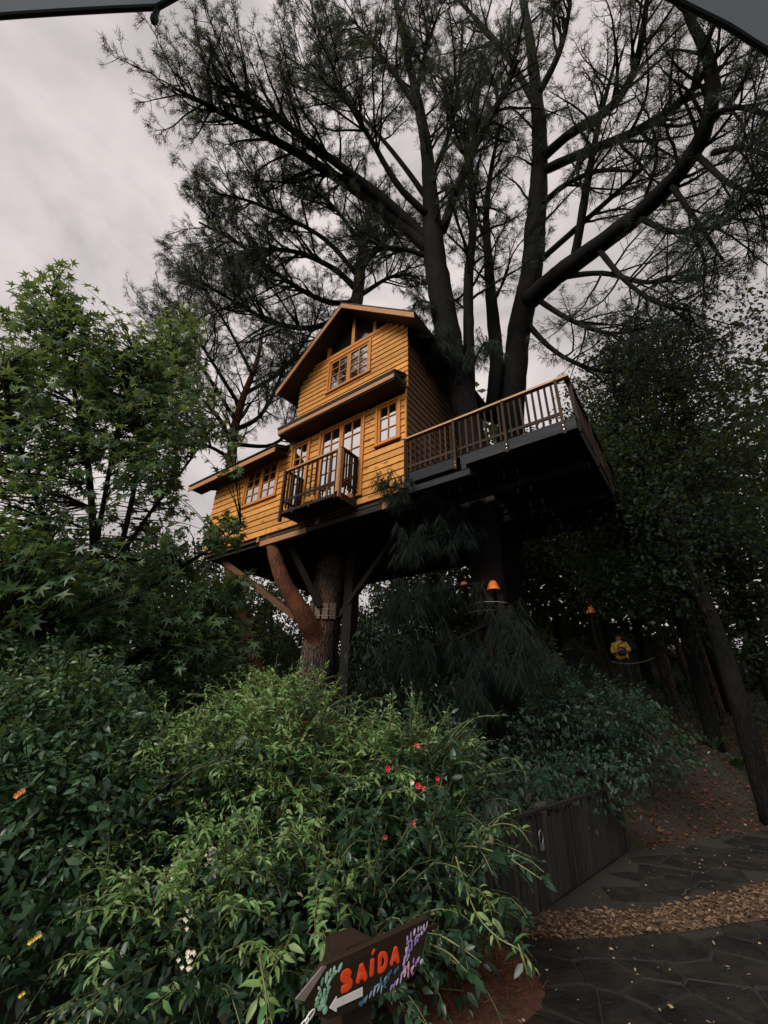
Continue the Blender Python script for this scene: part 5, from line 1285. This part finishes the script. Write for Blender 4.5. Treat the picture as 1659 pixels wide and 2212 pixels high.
def paint_strokes(name, strokes, mat, rad):
    a = Acc()
    for k, st in enumerate(strokes):
        P = np.array([sp(*c) for c in st]); S_ = spline(P, max(10, 5 * len(P))) if len(P) > 2 else P[0] + (P[1] - P[0]) * np.linspace(0, 1, 8)[:, None]
        d0 = unit(S_[1] - S_[0]); d1 = unit(S_[-1] - S_[-2]); rr = rad
        S_ = np.vstack([S_[0] - d0 * rr * .55, S_[0] - d0 * rr * .4, S_, S_[-1] + d1 * rr * .4, S_[-1] + d1 * rr * .55]); R_ = np.full(len(S_), rr); R_[[0, -1]] = rr * .25; R_[[1, -2]] = rr * .75
        o = Acc(); o.tube(np.column_stack([S_[:, 0], np.zeros(len(S_)), S_[:, 1]]), R_, 12)
        V = o.v[0]; V[:, 1] = V[:, 1] * .10 - .001 - .0004 * k; V[:, 2] += Z0
        a.add(V, o.f3[0], o.f4[0])
    return build(a, name, mat, sign, smooth=True)
UNIT = abs(sp(700, 800)[0] - sp(600, 800)[0]) / 100
r_ = UNIT * 27
paint_strokes('letter_s', [[(628, 795), (596, 770), (553, 800), (560, 838), (608, 862), (634, 896), (600, 935), (545, 955)]], M['red_paint'], r_ * .95)
paint_strokes('letter_a', [[(714, 872), (752, 695)], [(752, 695), (800, 838)], [(735, 815), (780, 795)]], M['red_paint'], r_ * .85)
paint_strokes('letter_i', [[(865, 795), (873, 640)]], M['red_paint'], r_ * .95)
paint_strokes('accent', [[(872, 570), (894, 528)]], M['red_paint'], r_ * .55)
paint_strokes('letter_d', [[(950, 755), (955, 585)], [(955, 580), (1005, 578), (1022, 640), (1000, 720), (950, 758)]], M['red_paint'], r_ * .80)
paint_strokes('letter_a', [[(1080, 680), (1125, 508)], [(1125, 508), (1152, 652)], [(1100, 622), (1140, 605)]], M['red_paint'], r_ * .82)
plate([sp(*c) for c in ((400, 1155), (478, 1025), (481, 1060), (760, 928), (762, 1022), (480, 1150), (476, 1198))], -.0045, -.002, 'arrow', M['white_paint'], sign)
def petalset(name, items, mat):
    a = Acc()
    for k, (cx_, cy_, ln, wd, ang) in enumerate(items):
        c = sp(cx_, cy_); th = np.linspace(0, 2 * math.pi, 11)[:-1]; ca, sa = math.cos(ang), math.sin(ang)
        ex = np.cos(th) * ln * UNIT; ez = np.sin(th) * wd * UNIT
        y = -.0015 - .0003 * (k % 7)
        V = [(c[0], y - .0012, Z0 + c[1])] + [(c[0] + ca * p - sa * q, y, Z0 + c[1] + sa * p + ca * q) for p, q in zip(ex, ez)]
        a.add(V, [(0, 1 + (q + 1) % 10, 1 + q) for q in range(10)])
    return build(a, name, mat, sign)
def paintmat(name, cols): return leafmat(name, cols, .55, 0.0, .3)
M['p_green'] = paintmat('green_leaf_paint', [(0.16, 0.40, 0.23), (0.32, 0.60, 0.40), (0.58, 0.78, 0.60)])
M['p_violet'] = paintmat('violet_paint', [(0.30, 0.23, 0.50), (0.48, 0.40, 0.66), (0.72, 0.66, 0.82)])
M['p_pink'] = paintmat('pink_paint', [(0.52, 0.20, 0.42), (0.70, 0.34, 0.55), (0.82, 0.58, 0.70)])
M['p_blue'] = paintmat('blue_paint', [(0.04, 0.11, 0.20), (0.10, 0.24, 0.36), (0.36, 0.55, 0.66)])
gl = [(520, 715, 34, 17, .9), (455, 738, 24, 15, 1.5), (470, 768, 20, 13, .2), (410, 765, 24, 14, 1.3), (432, 808, 34, 17, .4), (370, 820, 36, 17, 1.45), (405, 852, 22, 13, .5), (325, 870, 28, 14, 1.3), (388, 895, 20, 14, .6), (395, 942, 22, 14, .3), (295, 985, 22, 12, .6), (350, 960, 13, 13, 0), (345, 1000, 28, 14, 1.5), (305, 1022, 20, 13, 1.2), (385, 990, 16, 10, .8), (268, 1058, 18, 16, 0), (340, 1045, 26, 13, .2), (372, 1042, 18, 13, 1.3), (265, 1110, 24, 22, .4), (333, 1090, 32, 20, -.3), (330, 1130, 26, 14, -.2), (302, 1155, 26, 18, -.2), (355, 1175, 24, 28, .3), (290, 940, 18, 10, -.6)]
petalset('painted_leaves', gl, M['p_green'])
pv = [(1465, 250, 28, 9, 1.2), (1430, 275, 24, 11, 1.1), (1440, 303, 18, 15, .4), (1400, 290, 22, 11, 1.2), (1408, 340, 18, 15, .3), (1370, 300, 24, 12, 1.3), (1375, 365, 18, 14, .3), (1330, 330, 28, 14, 1.3), (1345, 395, 34, 12, .8), (1362, 420, 18, 13, .4), (1290, 375, 38, 14, 1.5), (1250, 400, 22, 12, 1.3), (1260, 440, 30, 12, .3), (1335, 450, 20, 14, .8), (1300, 485, 34, 13, 1.5), (1300, 430, 12, 12, 0), (1260, 495, 28, 13, 1.2), (1275, 535, 18, 14, .8), (1238, 520, 22, 13, 1.2), (1240, 570, 30, 13, 1.2), (1262, 588, 18, 13, .9), (1222, 620, 24, 12, 1.3), (1250, 625, 18, 10, 1.0), (1215, 665, 24, 14, 1.0), (1180, 850, 26, 11, 1.2), (1140, 870, 26, 12, 1.0), (1110, 900, 30, 12, .9), (1075, 930, 26, 12, .8), (1190, 800, 24, 12, 1.2), (1320, 640, 22, 12, 1.3), (1370, 630, 28, 16, .6), (1405, 650, 24, 18, .3), (1345, 670, 22, 13, 1.0)]
petalset('painted_violet_sprig', pv, M['p_violet'])
petalset('painted_pink_flower', [(1265, 690, 28, 14, 1.4), (1230, 715, 30, 13, -.2), (1220, 748, 30, 14, .4), (1225, 785, 26, 14, 1.0), (1260, 785, 30, 12, 1.5), (1300, 765, 28, 13, -.9), (1305, 720, 30, 13, .5), (1265, 730, 14, 14, 0)], M['p_pink'])
petalset('painted_blue_sprig', [(1150, 722, 18, 9, 1.2), (1120, 755, 24, 11, .9), (1070, 765, 18, 10, 1.0), (1045, 810, 28, 14, 1.4), (1010, 840, 26, 12, .8), (960, 850, 24, 10, 1.5), (965, 890, 14, 12, 0), (920, 915, 38, 9, .15), (1000, 925, 34, 9, -.4), (970, 945, 34, 9, 1.4), (935, 945, 28, 10, .9), (1010, 890, 26, 9, .5), (890, 975, 30, 12, 1.2), (850, 1005, 28, 12, .9), (800, 1060, 26, 11, .8), (765, 1090, 34, 15, .6), (735, 1105, 20, 10, .3)], M['p_blue'])
pc = sp(800, 420); pb = np.array([pc[0], .10])
boxo('post', pb[0] - .065, pb[0] + .065, .037, .165, -.2, Z0 + sp(800, 470)[1] - .005, M['sign_wood'], sign)
boxo('cross_piece', sp(1420, 380)[0] - .02, sp(1560, 380)[0] + .06, .040, .055, Z0 + sp(1450, 388)[1] - .008, Z0 + sp(1450, 388)[1] + .008, M['sign_wood'], sign)
# white chain hooked to the sign's lower corner
c0 = sp(205, 1185); c1 = sp(40, 1330)
w0 = SO + SX * c0[0] + np.array([0, 0, c0[1]]) + SN * .012; w1 = SO + SX * c1[0] + np.array([0, 0, c1[1]]) + SN * .03
chain = thing('chain', 'white link chain hanging from the lower corner of the exit sign', 'chain', tuple(w0))
dv = unit(w1 - w0); ll = .030
th = np.linspace(0, 2 * math.pi, 17); 
lm = Acc(); lm.tube(np.stack([.017 * np.cos(th) * (1 + .25 * np.abs(np.cos(th))), .0085 * np.sin(th), np.zeros(17)], -1), .0026, 6); lme = lm.mesh('chain_link', True); lme.materials.append(M['chain'])
for k in range(9):
    o = link('chain_link', lme, None, chain); z_ = unit(SN) if k % 2 == 0 else unit(np.cross(dv, SN)); y_ = np.cross(z_, dv)
    p = dv * (k + .5) * ll + np.array([0, 0, -.002 * k * k * .15])
    o.matrix_local = Matrix(((dv[0], y_[0], z_[0], p[0]), (dv[1], y_[1], z_[1], p[1]), (dv[2], y_[2], z_[2], p[2]), (0, 0, 0, 1)))

# ------------------------------------------------------------------ lamps, straps, person, rope
def shade(parent, c, h, r0, r1):
    a = Acc(); th = np.arange(20) * 2 * math.pi / 20; prof = [(r0 * .35, h + .004), (r0, h), (r1 * .98, .01), (r1, 0), (r1 - .008, .0), (r0 - .008, h - .012)]
    V = [(c[0] + r * math.cos(t_), c[1] + r * math.sin(t_), c[2] + z_) for (r, z_) in prof for t_ in th]
    f = [(p * 20 + k, p * 20 + (k + 1) % 20, (p + 1) * 20 + (k + 1) % 20, (p + 1) * 20 + k) for p in range(5) for k in range(20)]
    a.add(V, None, f); build(a, 'lamp_shade', M['orange'], parent, smooth=True)
    a = Acc(); a.tube([(c[0], c[1], c[2] + h), (c[0], c[1], c[2] + h + .05)], [.03, .018], 8); build(a, 'finial', M['dark_wood'], parent)
    a = Acc(); th2 = np.linspace(0, math.pi, 8); a.tube([(c[0], c[1], c[2] + .09 - .07 * math.cos(t_) * 1.0) for t_ in th2], [.012, .03, .042, .046, .042, .032, .024, .02], 8); build(a, 'bulb', M['white_paint'], parent)
def trunk_at(S_, z):
    P, r = S_; k = int(np.argmin(abs(P[:, 2] - z))); return P[k], r[k]
pA = at(1066, 1275, 9.05); tc_, tr_ = trunk_at(T2, pA[2]); dirc = unit(np.array([*(CAM - tc_)[:2], 0]))
side = np.cross(dirc, [0, 0, 1.0])
lampA = thing('lamp', 'orange cone lamp on the trunk of the pine below the deck', 'lamp', tuple(tc_ + dirc * (tr_ + .02) + np.array([0, 0, -.1])), 0, 'orange cone lamps')
u0 = np.array(lampA.location); cA = at(1066, 1275, float(np.hypot(*(tc_[:2])) - tr_ - .16)) - u0
shade(lampA, cA, .19, .065, .14)
a = Acc(); a.tube([(0, 0, .22), cA * .5 + np.array([0, 0, .30]), cA + np.array([0, 0, .24])], .012, 6); build(a, 'bracket', M['dark_wood'], lampA)
pB_ = at(1003, 1274, 9.0)
lampC = thing('lamp', 'orange cone lamp half hidden by hanging pine needles', 'lamp', tuple(pB_), 0, 'orange cone lamps')
shade(lampC, (0, 0, 0), .16, .055, .11)
a = Acc(); a.tube([(0, 0, .19), (.15, .1, .26), tuple(tc_ - pB_ + np.array([0, 0, .1]))], .011, 6); build(a, 'bracket', M['dark_wood'], lampC)
pC = at(1277, 1326, 14.5); gC = at(1302, 1430, 14.6); gzc = float(ground_z(gC[0], gC[1]))
lampB = thing('lamp', 'orange cone lamp on a leaning pole near the person', 'lamp', (gC[0], gC[1], gzc), 0, 'orange cone lamps')
b_ = np.array([gC[0], gC[1], gzc]); shade(lampB, pC - b_, .20, .07, .15)
for k, (dx, dy) in enumerate(((0, 0), (.12, .3), (.2, -.1))):
    a = Acc(); a.tube(np.array([(dx + rng.normal(0, .02), dy, -.1), tuple((pC - b_) * .5 + np.array([dx * .7, dy * .7, .0])), tuple(pC - b_ + np.array([dx * .35, dy * .35 + .03, .2 + .3 * k]))]), [.06, .05, .04], 8, .05); build(a, 'pole', M['dark_wood'], lampB)
def straps(label, S_, u, v, nb, hgt, mat, spread=.62, group=None):
    P_ = at(u, v, 9.5); 
    for _ in range(3):
        c_, r_ = trunk_at(S_, P_[2]); P_ = at(u, v, float(np.hypot(c_[0], c_[1])))
    t = thing('trunk_boards', label, 'boards', tuple(c_), 0, group)
    dc = math.atan2(-c_[1], -c_[0])
    for k in range(nb):
        an = dc + (k - (nb - 1) / 2) * spread - .25; q = np.array([math.cos(an), math.sin(an), 0]) * (r_ + .03)
        a = Acc(); a.box(-.018, .018, -.075, .075, -hgt / 2, hgt / 2); o = build(a, 'board', mat, t); o.location = (q[0], q[1], random.uniform(-.03, .03)); o.rotation_euler = (random.uniform(-.05, .05), 0, an)
    th = np.linspace(0, 2 * math.pi, 40)
    for zz in (-hgt * .22, hgt * .2):
        a = Acc(); a.tube(np.stack([(r_ + .055) * np.cos(th), (r_ + .055) * np.sin(th), zz + .03 * np.sin(th)], -1), .005, 5); build(a, 'wire', M['metal'], t)
straps('pale boards wired round the grey trunk under the house', (S[:40, :3], S[:40, 3]), 684, 1328, 4, .40, M['pale_board'], .42)
straps('dark boards wired round the pine trunk below the orange lamp', T2, 1066, 1300, 4, .42, M['dark_wood'], .55)
a = Acc(); dpx = at(752, 1420, 11.0); a.box(-.14, .14, -.14, .14, -.1, HP[2] - .32)
pst = thing('support_post', 'dark square post beside the trunk that carries the house', 'post', (dpx[0], dpx[1], 0), H_RZ); build(a, 'post', M['black_wood'], pst)
a = Acc(); a.box(-.2, .2, -.2, .2, HP[2] - .40, HP[2] - .33); build(a, 'post_cap', M['dark_wood'], pst)

# person in a yellow raincoat
def skin_body(name, V, E, R_, mat, parent, sub=2):
    me = bpy.data.meshes.new(name); me.from_pydata([tuple(v) for v in V], E, []); o = bpy.data.objects.new(name, me); COL.objects.link(o)
    md = o.modifiers.new('skin', 'SKIN'); md.use_smooth_shade = True
    for k, sv in enumerate(me.skin_vertices[0].data): sv.radius = (R_[k], R_[k] * .85) if np.isscalar(R_[k]) else R_[k]; sv.use_root = (k == 0)
    if sub: s_ = o.modifiers.new('sub', 'SUBSURF'); s_.levels = sub; s_.render_levels = sub
    dg = bpy.context.evaluated_depsgraph_get(); nm = bpy.data.meshes.new_from_object(o.evaluated_get(dg)); bpy.data.objects.remove(o)
    nm.name = name; nm.materials.clear(); return link(name, nm, mat, parent)
ph = at(1345, 1425, 18.0); pz = float(ground_z(ph[0], ph[1]))
hz_top = at(1345, 1370, 18.0)[2]; SCL = (hz_top - pz) / 1.74

pz = hz_top - 1.74; 
person = thing('person', 'person in yellow raincoat holding a dark bag on the wooded slope', 'person', (ph[0], ph[1], pz), math.atan2(-ph[1], -ph[0]) + math.pi / 2 - .25)
M['skin'] = plain('skin', (0.48, 0.24, 0.15), .5, .12, 20, bmp=0); M['yellow'] = plain('yellow_raincoat', (0.86, 0.52, 0.07), .4, .12, 9, bmp=.3)
M['trouser'] = plain('dark_trousers', (0.02, 0.022, 0.028), .7, .3, 12); M['hair'] = plain('dark_hair', (0.018, 0.013, 0.01), .5, .3, 30); M['bag'] = plain('dark_bag', (0.03, 0.035, 0.035), .6, .4, 10)
# facing -y; right arm is at -x
BV = [(0, 0, .98), (0, 0, 1.15), (0, -.01, 1.32), (0, 0, 1.45), (0, -.01, 1.53), (0, -.015, 1.60), (0, -.015, 1.68),
      (-.09, 0, .90), (-.10, -.01, .50), (-.10, .02, .10), (-.10, -.10, .035), (-.10, -.17, .03),
      (.09, 0, .90), (.11, -.01, .50), (.11, .02, .10), (.11, -.10, .035), (.11, -.17, .03),
      (-.19, 0, 1.41), (-.26, -.02, 1.16), (-.14, -.24, 1.10), (-.06, -.29, 1.12), (-.02, -.30, 1.12),
      (.19, 0, 1.41), (.27, -.02, 1.17), (.17, -.24, 1.16), (.08, -.29, 1.18), (.04, -.30, 1.18)]
BE_ = [(0, 1), (1, 2), (2, 3), (3, 4), (4, 5), (5, 6), (0, 7), (7, 8), (8, 9), (9, 10), (10, 11), (0, 12), (12, 13), (13, 14), (14, 15), (15, 16), (3, 17), (17, 18), (18, 19), (19, 20), (20, 21), (3, 22), (22, 23), (23, 24), (24, 25), (25, 26)]
BR = [.15, .14, .16, .11, .055, .085, .088, .095, .065, .045, .045, .035, .095, .065, .045, .045, .035, .065, .05, .036, .034, .026, .065, .05, .036, .034, .026]
for sx, base_i, w_ in ((-1, 21, -.02), (1, 26, .04)):                   # five fingers each, curled round the bag
    zc = 1.12 if sx < 0 else 1.18
    for k, (dz, ln) in enumerate(((.03, .06), (.012, .068), (-.006, .064), (-.024, .052))):
        i0 = len(BV); BV += [(w_ - sx * .02, -.315, zc + dz), (w_ - sx * (.02 + ln * .6), -.325, zc + dz), (w_ - sx * (.02 + ln), -.30, zc + dz - .01)]; BR += [.009, .0085, .007]
        BE_ += [(base_i, i0), (i0, i0 + 1), (i0 + 1, i0 + 2)]
    i0 = len(BV); BV += [(w_ + sx * .01, -.29, zc + .055), (w_ - sx * .02, -.30, zc + .075)]; BR += [.010, .008]; BE_ += [(base_i - 1, i0), (i0, i0 + 1)]
body = skin_body('body', BV, BE_, BR, M['skin'], person)
# coat: loose shell over torso and arms, hem at the hips
CV = [(0, .0, .84), (0, 0, 1.0), (0, -.01, 1.2), (0, 0, 1.38), (0, 0, 1.49), (-.20, 0, 1.40), (-.28, -.02, 1.15), (-.15, -.23, 1.10), (.20, 0, 1.40), (.29, -.02, 1.16), (.18, -.23, 1.16)]
skin_body('raincoat', CV, [(0, 1), (1, 2), (2, 3), (3, 4), (3, 5), (5, 6), (6, 7), (3, 8), (8, 9), (9, 10)], [(.25, .19), (.23, .18), (.21, .18), (.17, .135), .085, .095, .085, .062, .095, .085, .062], M['yellow'], body, 2)
skin_body('trousers', [(0, 0, .92), (-.10, 0, .84), (-.105, -.01, .5), (-.105, .02, .1), (.10, 0, .84), (.115, -.01, .5), (.115, .02, .1)], [(0, 1), (1, 2), (2, 3), (0, 4), (4, 5), (5, 6)], [.14, .115, .085, .07, .115, .085, .07], M['trouser'], body, 2)
a = Acc(); ths = np.linspace(0, math.pi, 10); a.tube([(0, .005, 1.66 - .085 * math.cos(t_)) for t_ in ths], [max(.01, .102 * math.sin(t_) ** .7) for t_ in ths], 16)
hv = a.v[0]; keep_hair = (hv[:, 2] > 1.66) | (hv[:, 1] > .0); hv[~keep_hair, 1] = np.maximum(hv[~keep_hair, 1], -.02); build(a, 'hair', M['hair'], body, smooth=True)
a = Acc(); a.tube([(0, -.085, 1.655), (0, -.118, 1.625), (0, -.10, 1.612)], [.010, .016, .008], 8); build(a, 'nose', M['skin'], body, smooth=True)
for sx in (-1, 1):
    a = Acc(); a.tube([(sx * .033, -.092, 1.655), (sx * .033, -.101, 1.655)], [.013, .008], 10); build(a, 'eye', M['hair'], body)
    a = Acc(); a.tube([(sx * .086, .0, 1.60), (sx * .098, .008, 1.635), (sx * .09, .0, 1.67)], [.012, .018, .012], 8); build(a, 'ear', M['skin'], body)
a = Acc(); a.tube([(-.03, -.092, 1.585), (0, -.10, 1.583), (.03, -.092, 1.585)], [.006, .009, .006], 8); build(a, 'mouth', M['petal_pink'], body)
bag = thing('bag', 'dark bag held in front of the yellow raincoat', 'bag', (ph[0], ph[1], pz), person.rotation_euler[2])
a = Acc(); ths = np.linspace(0, math.pi, 9); a.tube([(.09, -.225, 1.13 - .15 * math.cos(t_)) for t_ in ths], [max(.02, .15 * math.sin(t_) ** .5) for t_ in ths], 14); a.v[0][:, 1] = -.225 + (a.v[0][:, 1] + .225) * .42; build(a, 'bag_body', M['bag'], bag, smooth=True)
a = Acc(); a.tube([(-.02, -.22, 1.26), (.0, -.20, 1.36), (.12, -.17, 1.42), (.20, -.06, 1.47)], .014, 6); build(a, 'bag_strap', M['bag'], bag)
# rope rail beside the person
r0 = at(1318, 1428, 16.8); r1 = at(1418, 1418, 16.2)
rope = thing('rope_rail', 'sagging pale rope strung between two stakes below the person', 'rope', tuple(r0))
s = np.linspace(0, 1, 20)[:, None]; rp_ = r0 + (r1 - r0) * s + np.array([0, 0, -1.0]) * .28 * 4 * s * (1 - s) * .5
a = Acc(); a.tube(rp_ - r0, .014, 6); build(a, 'rope', plain('pale_rope', (.34, .29, .22), .7, .3, 60), rope)
for q in (r0, r1):
    a = Acc(); gzz = float(ground_z(q[0], q[1])); a.tube([(0, 0, min(-.3, gzz - r0[2] - .1)) + (q - r0) * [1, 1, 0], (q - r0) + np.array([0, 0, .08])], [.05, .045], 8, .04); build(a, 'stake', M['dark_wood'], rope)

# ------------------------------------------------------------------ umbrella held over the photographer
UA = CAM + np.array([-.02, -.36, .66])                              # crown of the canopy
UT = CAM + np.array([(-.485, .120, .335), (-.1566, .1149, .42), (.3888, .1771, .2872), (.72, -.25, .34), (.60, -.80, .40), (.15, -1.05, .45), (-.35, -.95, .42), (-.68, -.45, .34)])
USC = [.004, .073, .05, .05, .05, .05, .05, .05]                     # how far each edge curves in between two ribs
ub = UA + np.array([.0, -.02, -.85])
umb = thing('umbrella', 'dark grey umbrella held over the photographer, rim in the upper corners', 'umbrella', tuple(ub))
def rib_pt(T_, f_): return UA + (T_ - UA) * f_ + np.array([0, 0, .10]) * 4 * f_ * (1 - f_)
PN, nr = 12, 12; nph = 8 * PN; V = []
for i in range(nr + 1):
    f_ = i / nr
    for k in range(8):
        Ta, Tb = UT[k], UT[(k + 1) % 8]; dm = unit(UA - (Ta + Tb) / 2)
        for s_ in range(PN):
            w_ = s_ / PN; E_ = Ta + (Tb - Ta) * w_ + USC[k] * 4 * w_ * (1 - w_) * dm
            V.append(rib_pt(E_, f_) - ub)
F = [(i * nph + k, i * nph + (k + 1) % nph, (i + 1) * nph + (k + 1) % nph, (i + 1) * nph + k) for i in range(nr) for k in range(nph)]
ma, tt_, bb = nodes('umbrella_cloth'); bb.inputs['Base Color'].default_value = (.045, .055, .065, 1); bb.inputs['Roughness'].default_value = .7
trn = tt_.nodes.new('ShaderNodeBsdfTranslucent'); trn.inputs['Color'].default_value = (.42, .50, .56, 1); mxs = tt_.nodes.new('ShaderNodeMixShader'); mxs.inputs[0].default_value = .75
tt_.links.new(bb.outputs[0], mxs.inputs[1]); tt_.links.new(trn.outputs[0], mxs.inputs[2]); tt_.links.new(mxs.outputs[0], tt_.nodes['Material Output'].inputs[0])
a = Acc(); a.add(V, None, F); build(a, 'canopy', ma, umb, smooth=True)
M['hem'] = plain('black_hem', (.012, .013, .015), .7, .2, 40, bmp=0)
hem = [V[nr * nph + k % nph] for k in range(nph + 1)]
a = Acc(); a.tube(hem, .0018, 6, cap=False); build(a, 'hem', M['hem'], umb)
for k in range(8):
    a = Acc(); a.tube([rib_pt(UT[k], f_) - ub + np.array([0, 0, -.006]) for f_ in np.linspace(0.02, .99, 10)], .0022, 5); rb = build(a, 'rib', M['metal'], umb)
    a = Acc(); e0 = UT[k] - ub + np.array([0, 0, .002]); dd = unit(np.array([*(unit(UT[k] - UA)[:2] * .25), -1.0]))
    a.tube([e0, e0 + dd * .008, e0 + dd * .010, e0 + dd * .014, e0 + dd * .016], [.0018, .0016, .0024, .0024, .0012], 8); build(a, 'rib_tip', M['hem'], rb)
a = Acc(); a.tube([UA - ub + np.array([0, 0, .05]), np.zeros(3)], .005, 8); build(a, 'shaft', M['metal'], umb)
a = Acc(); a.tube([(0, 0, 0), (0, 0, -.11)], [.014, .012], 10); build(a, 'handle', M['hem'], umb)
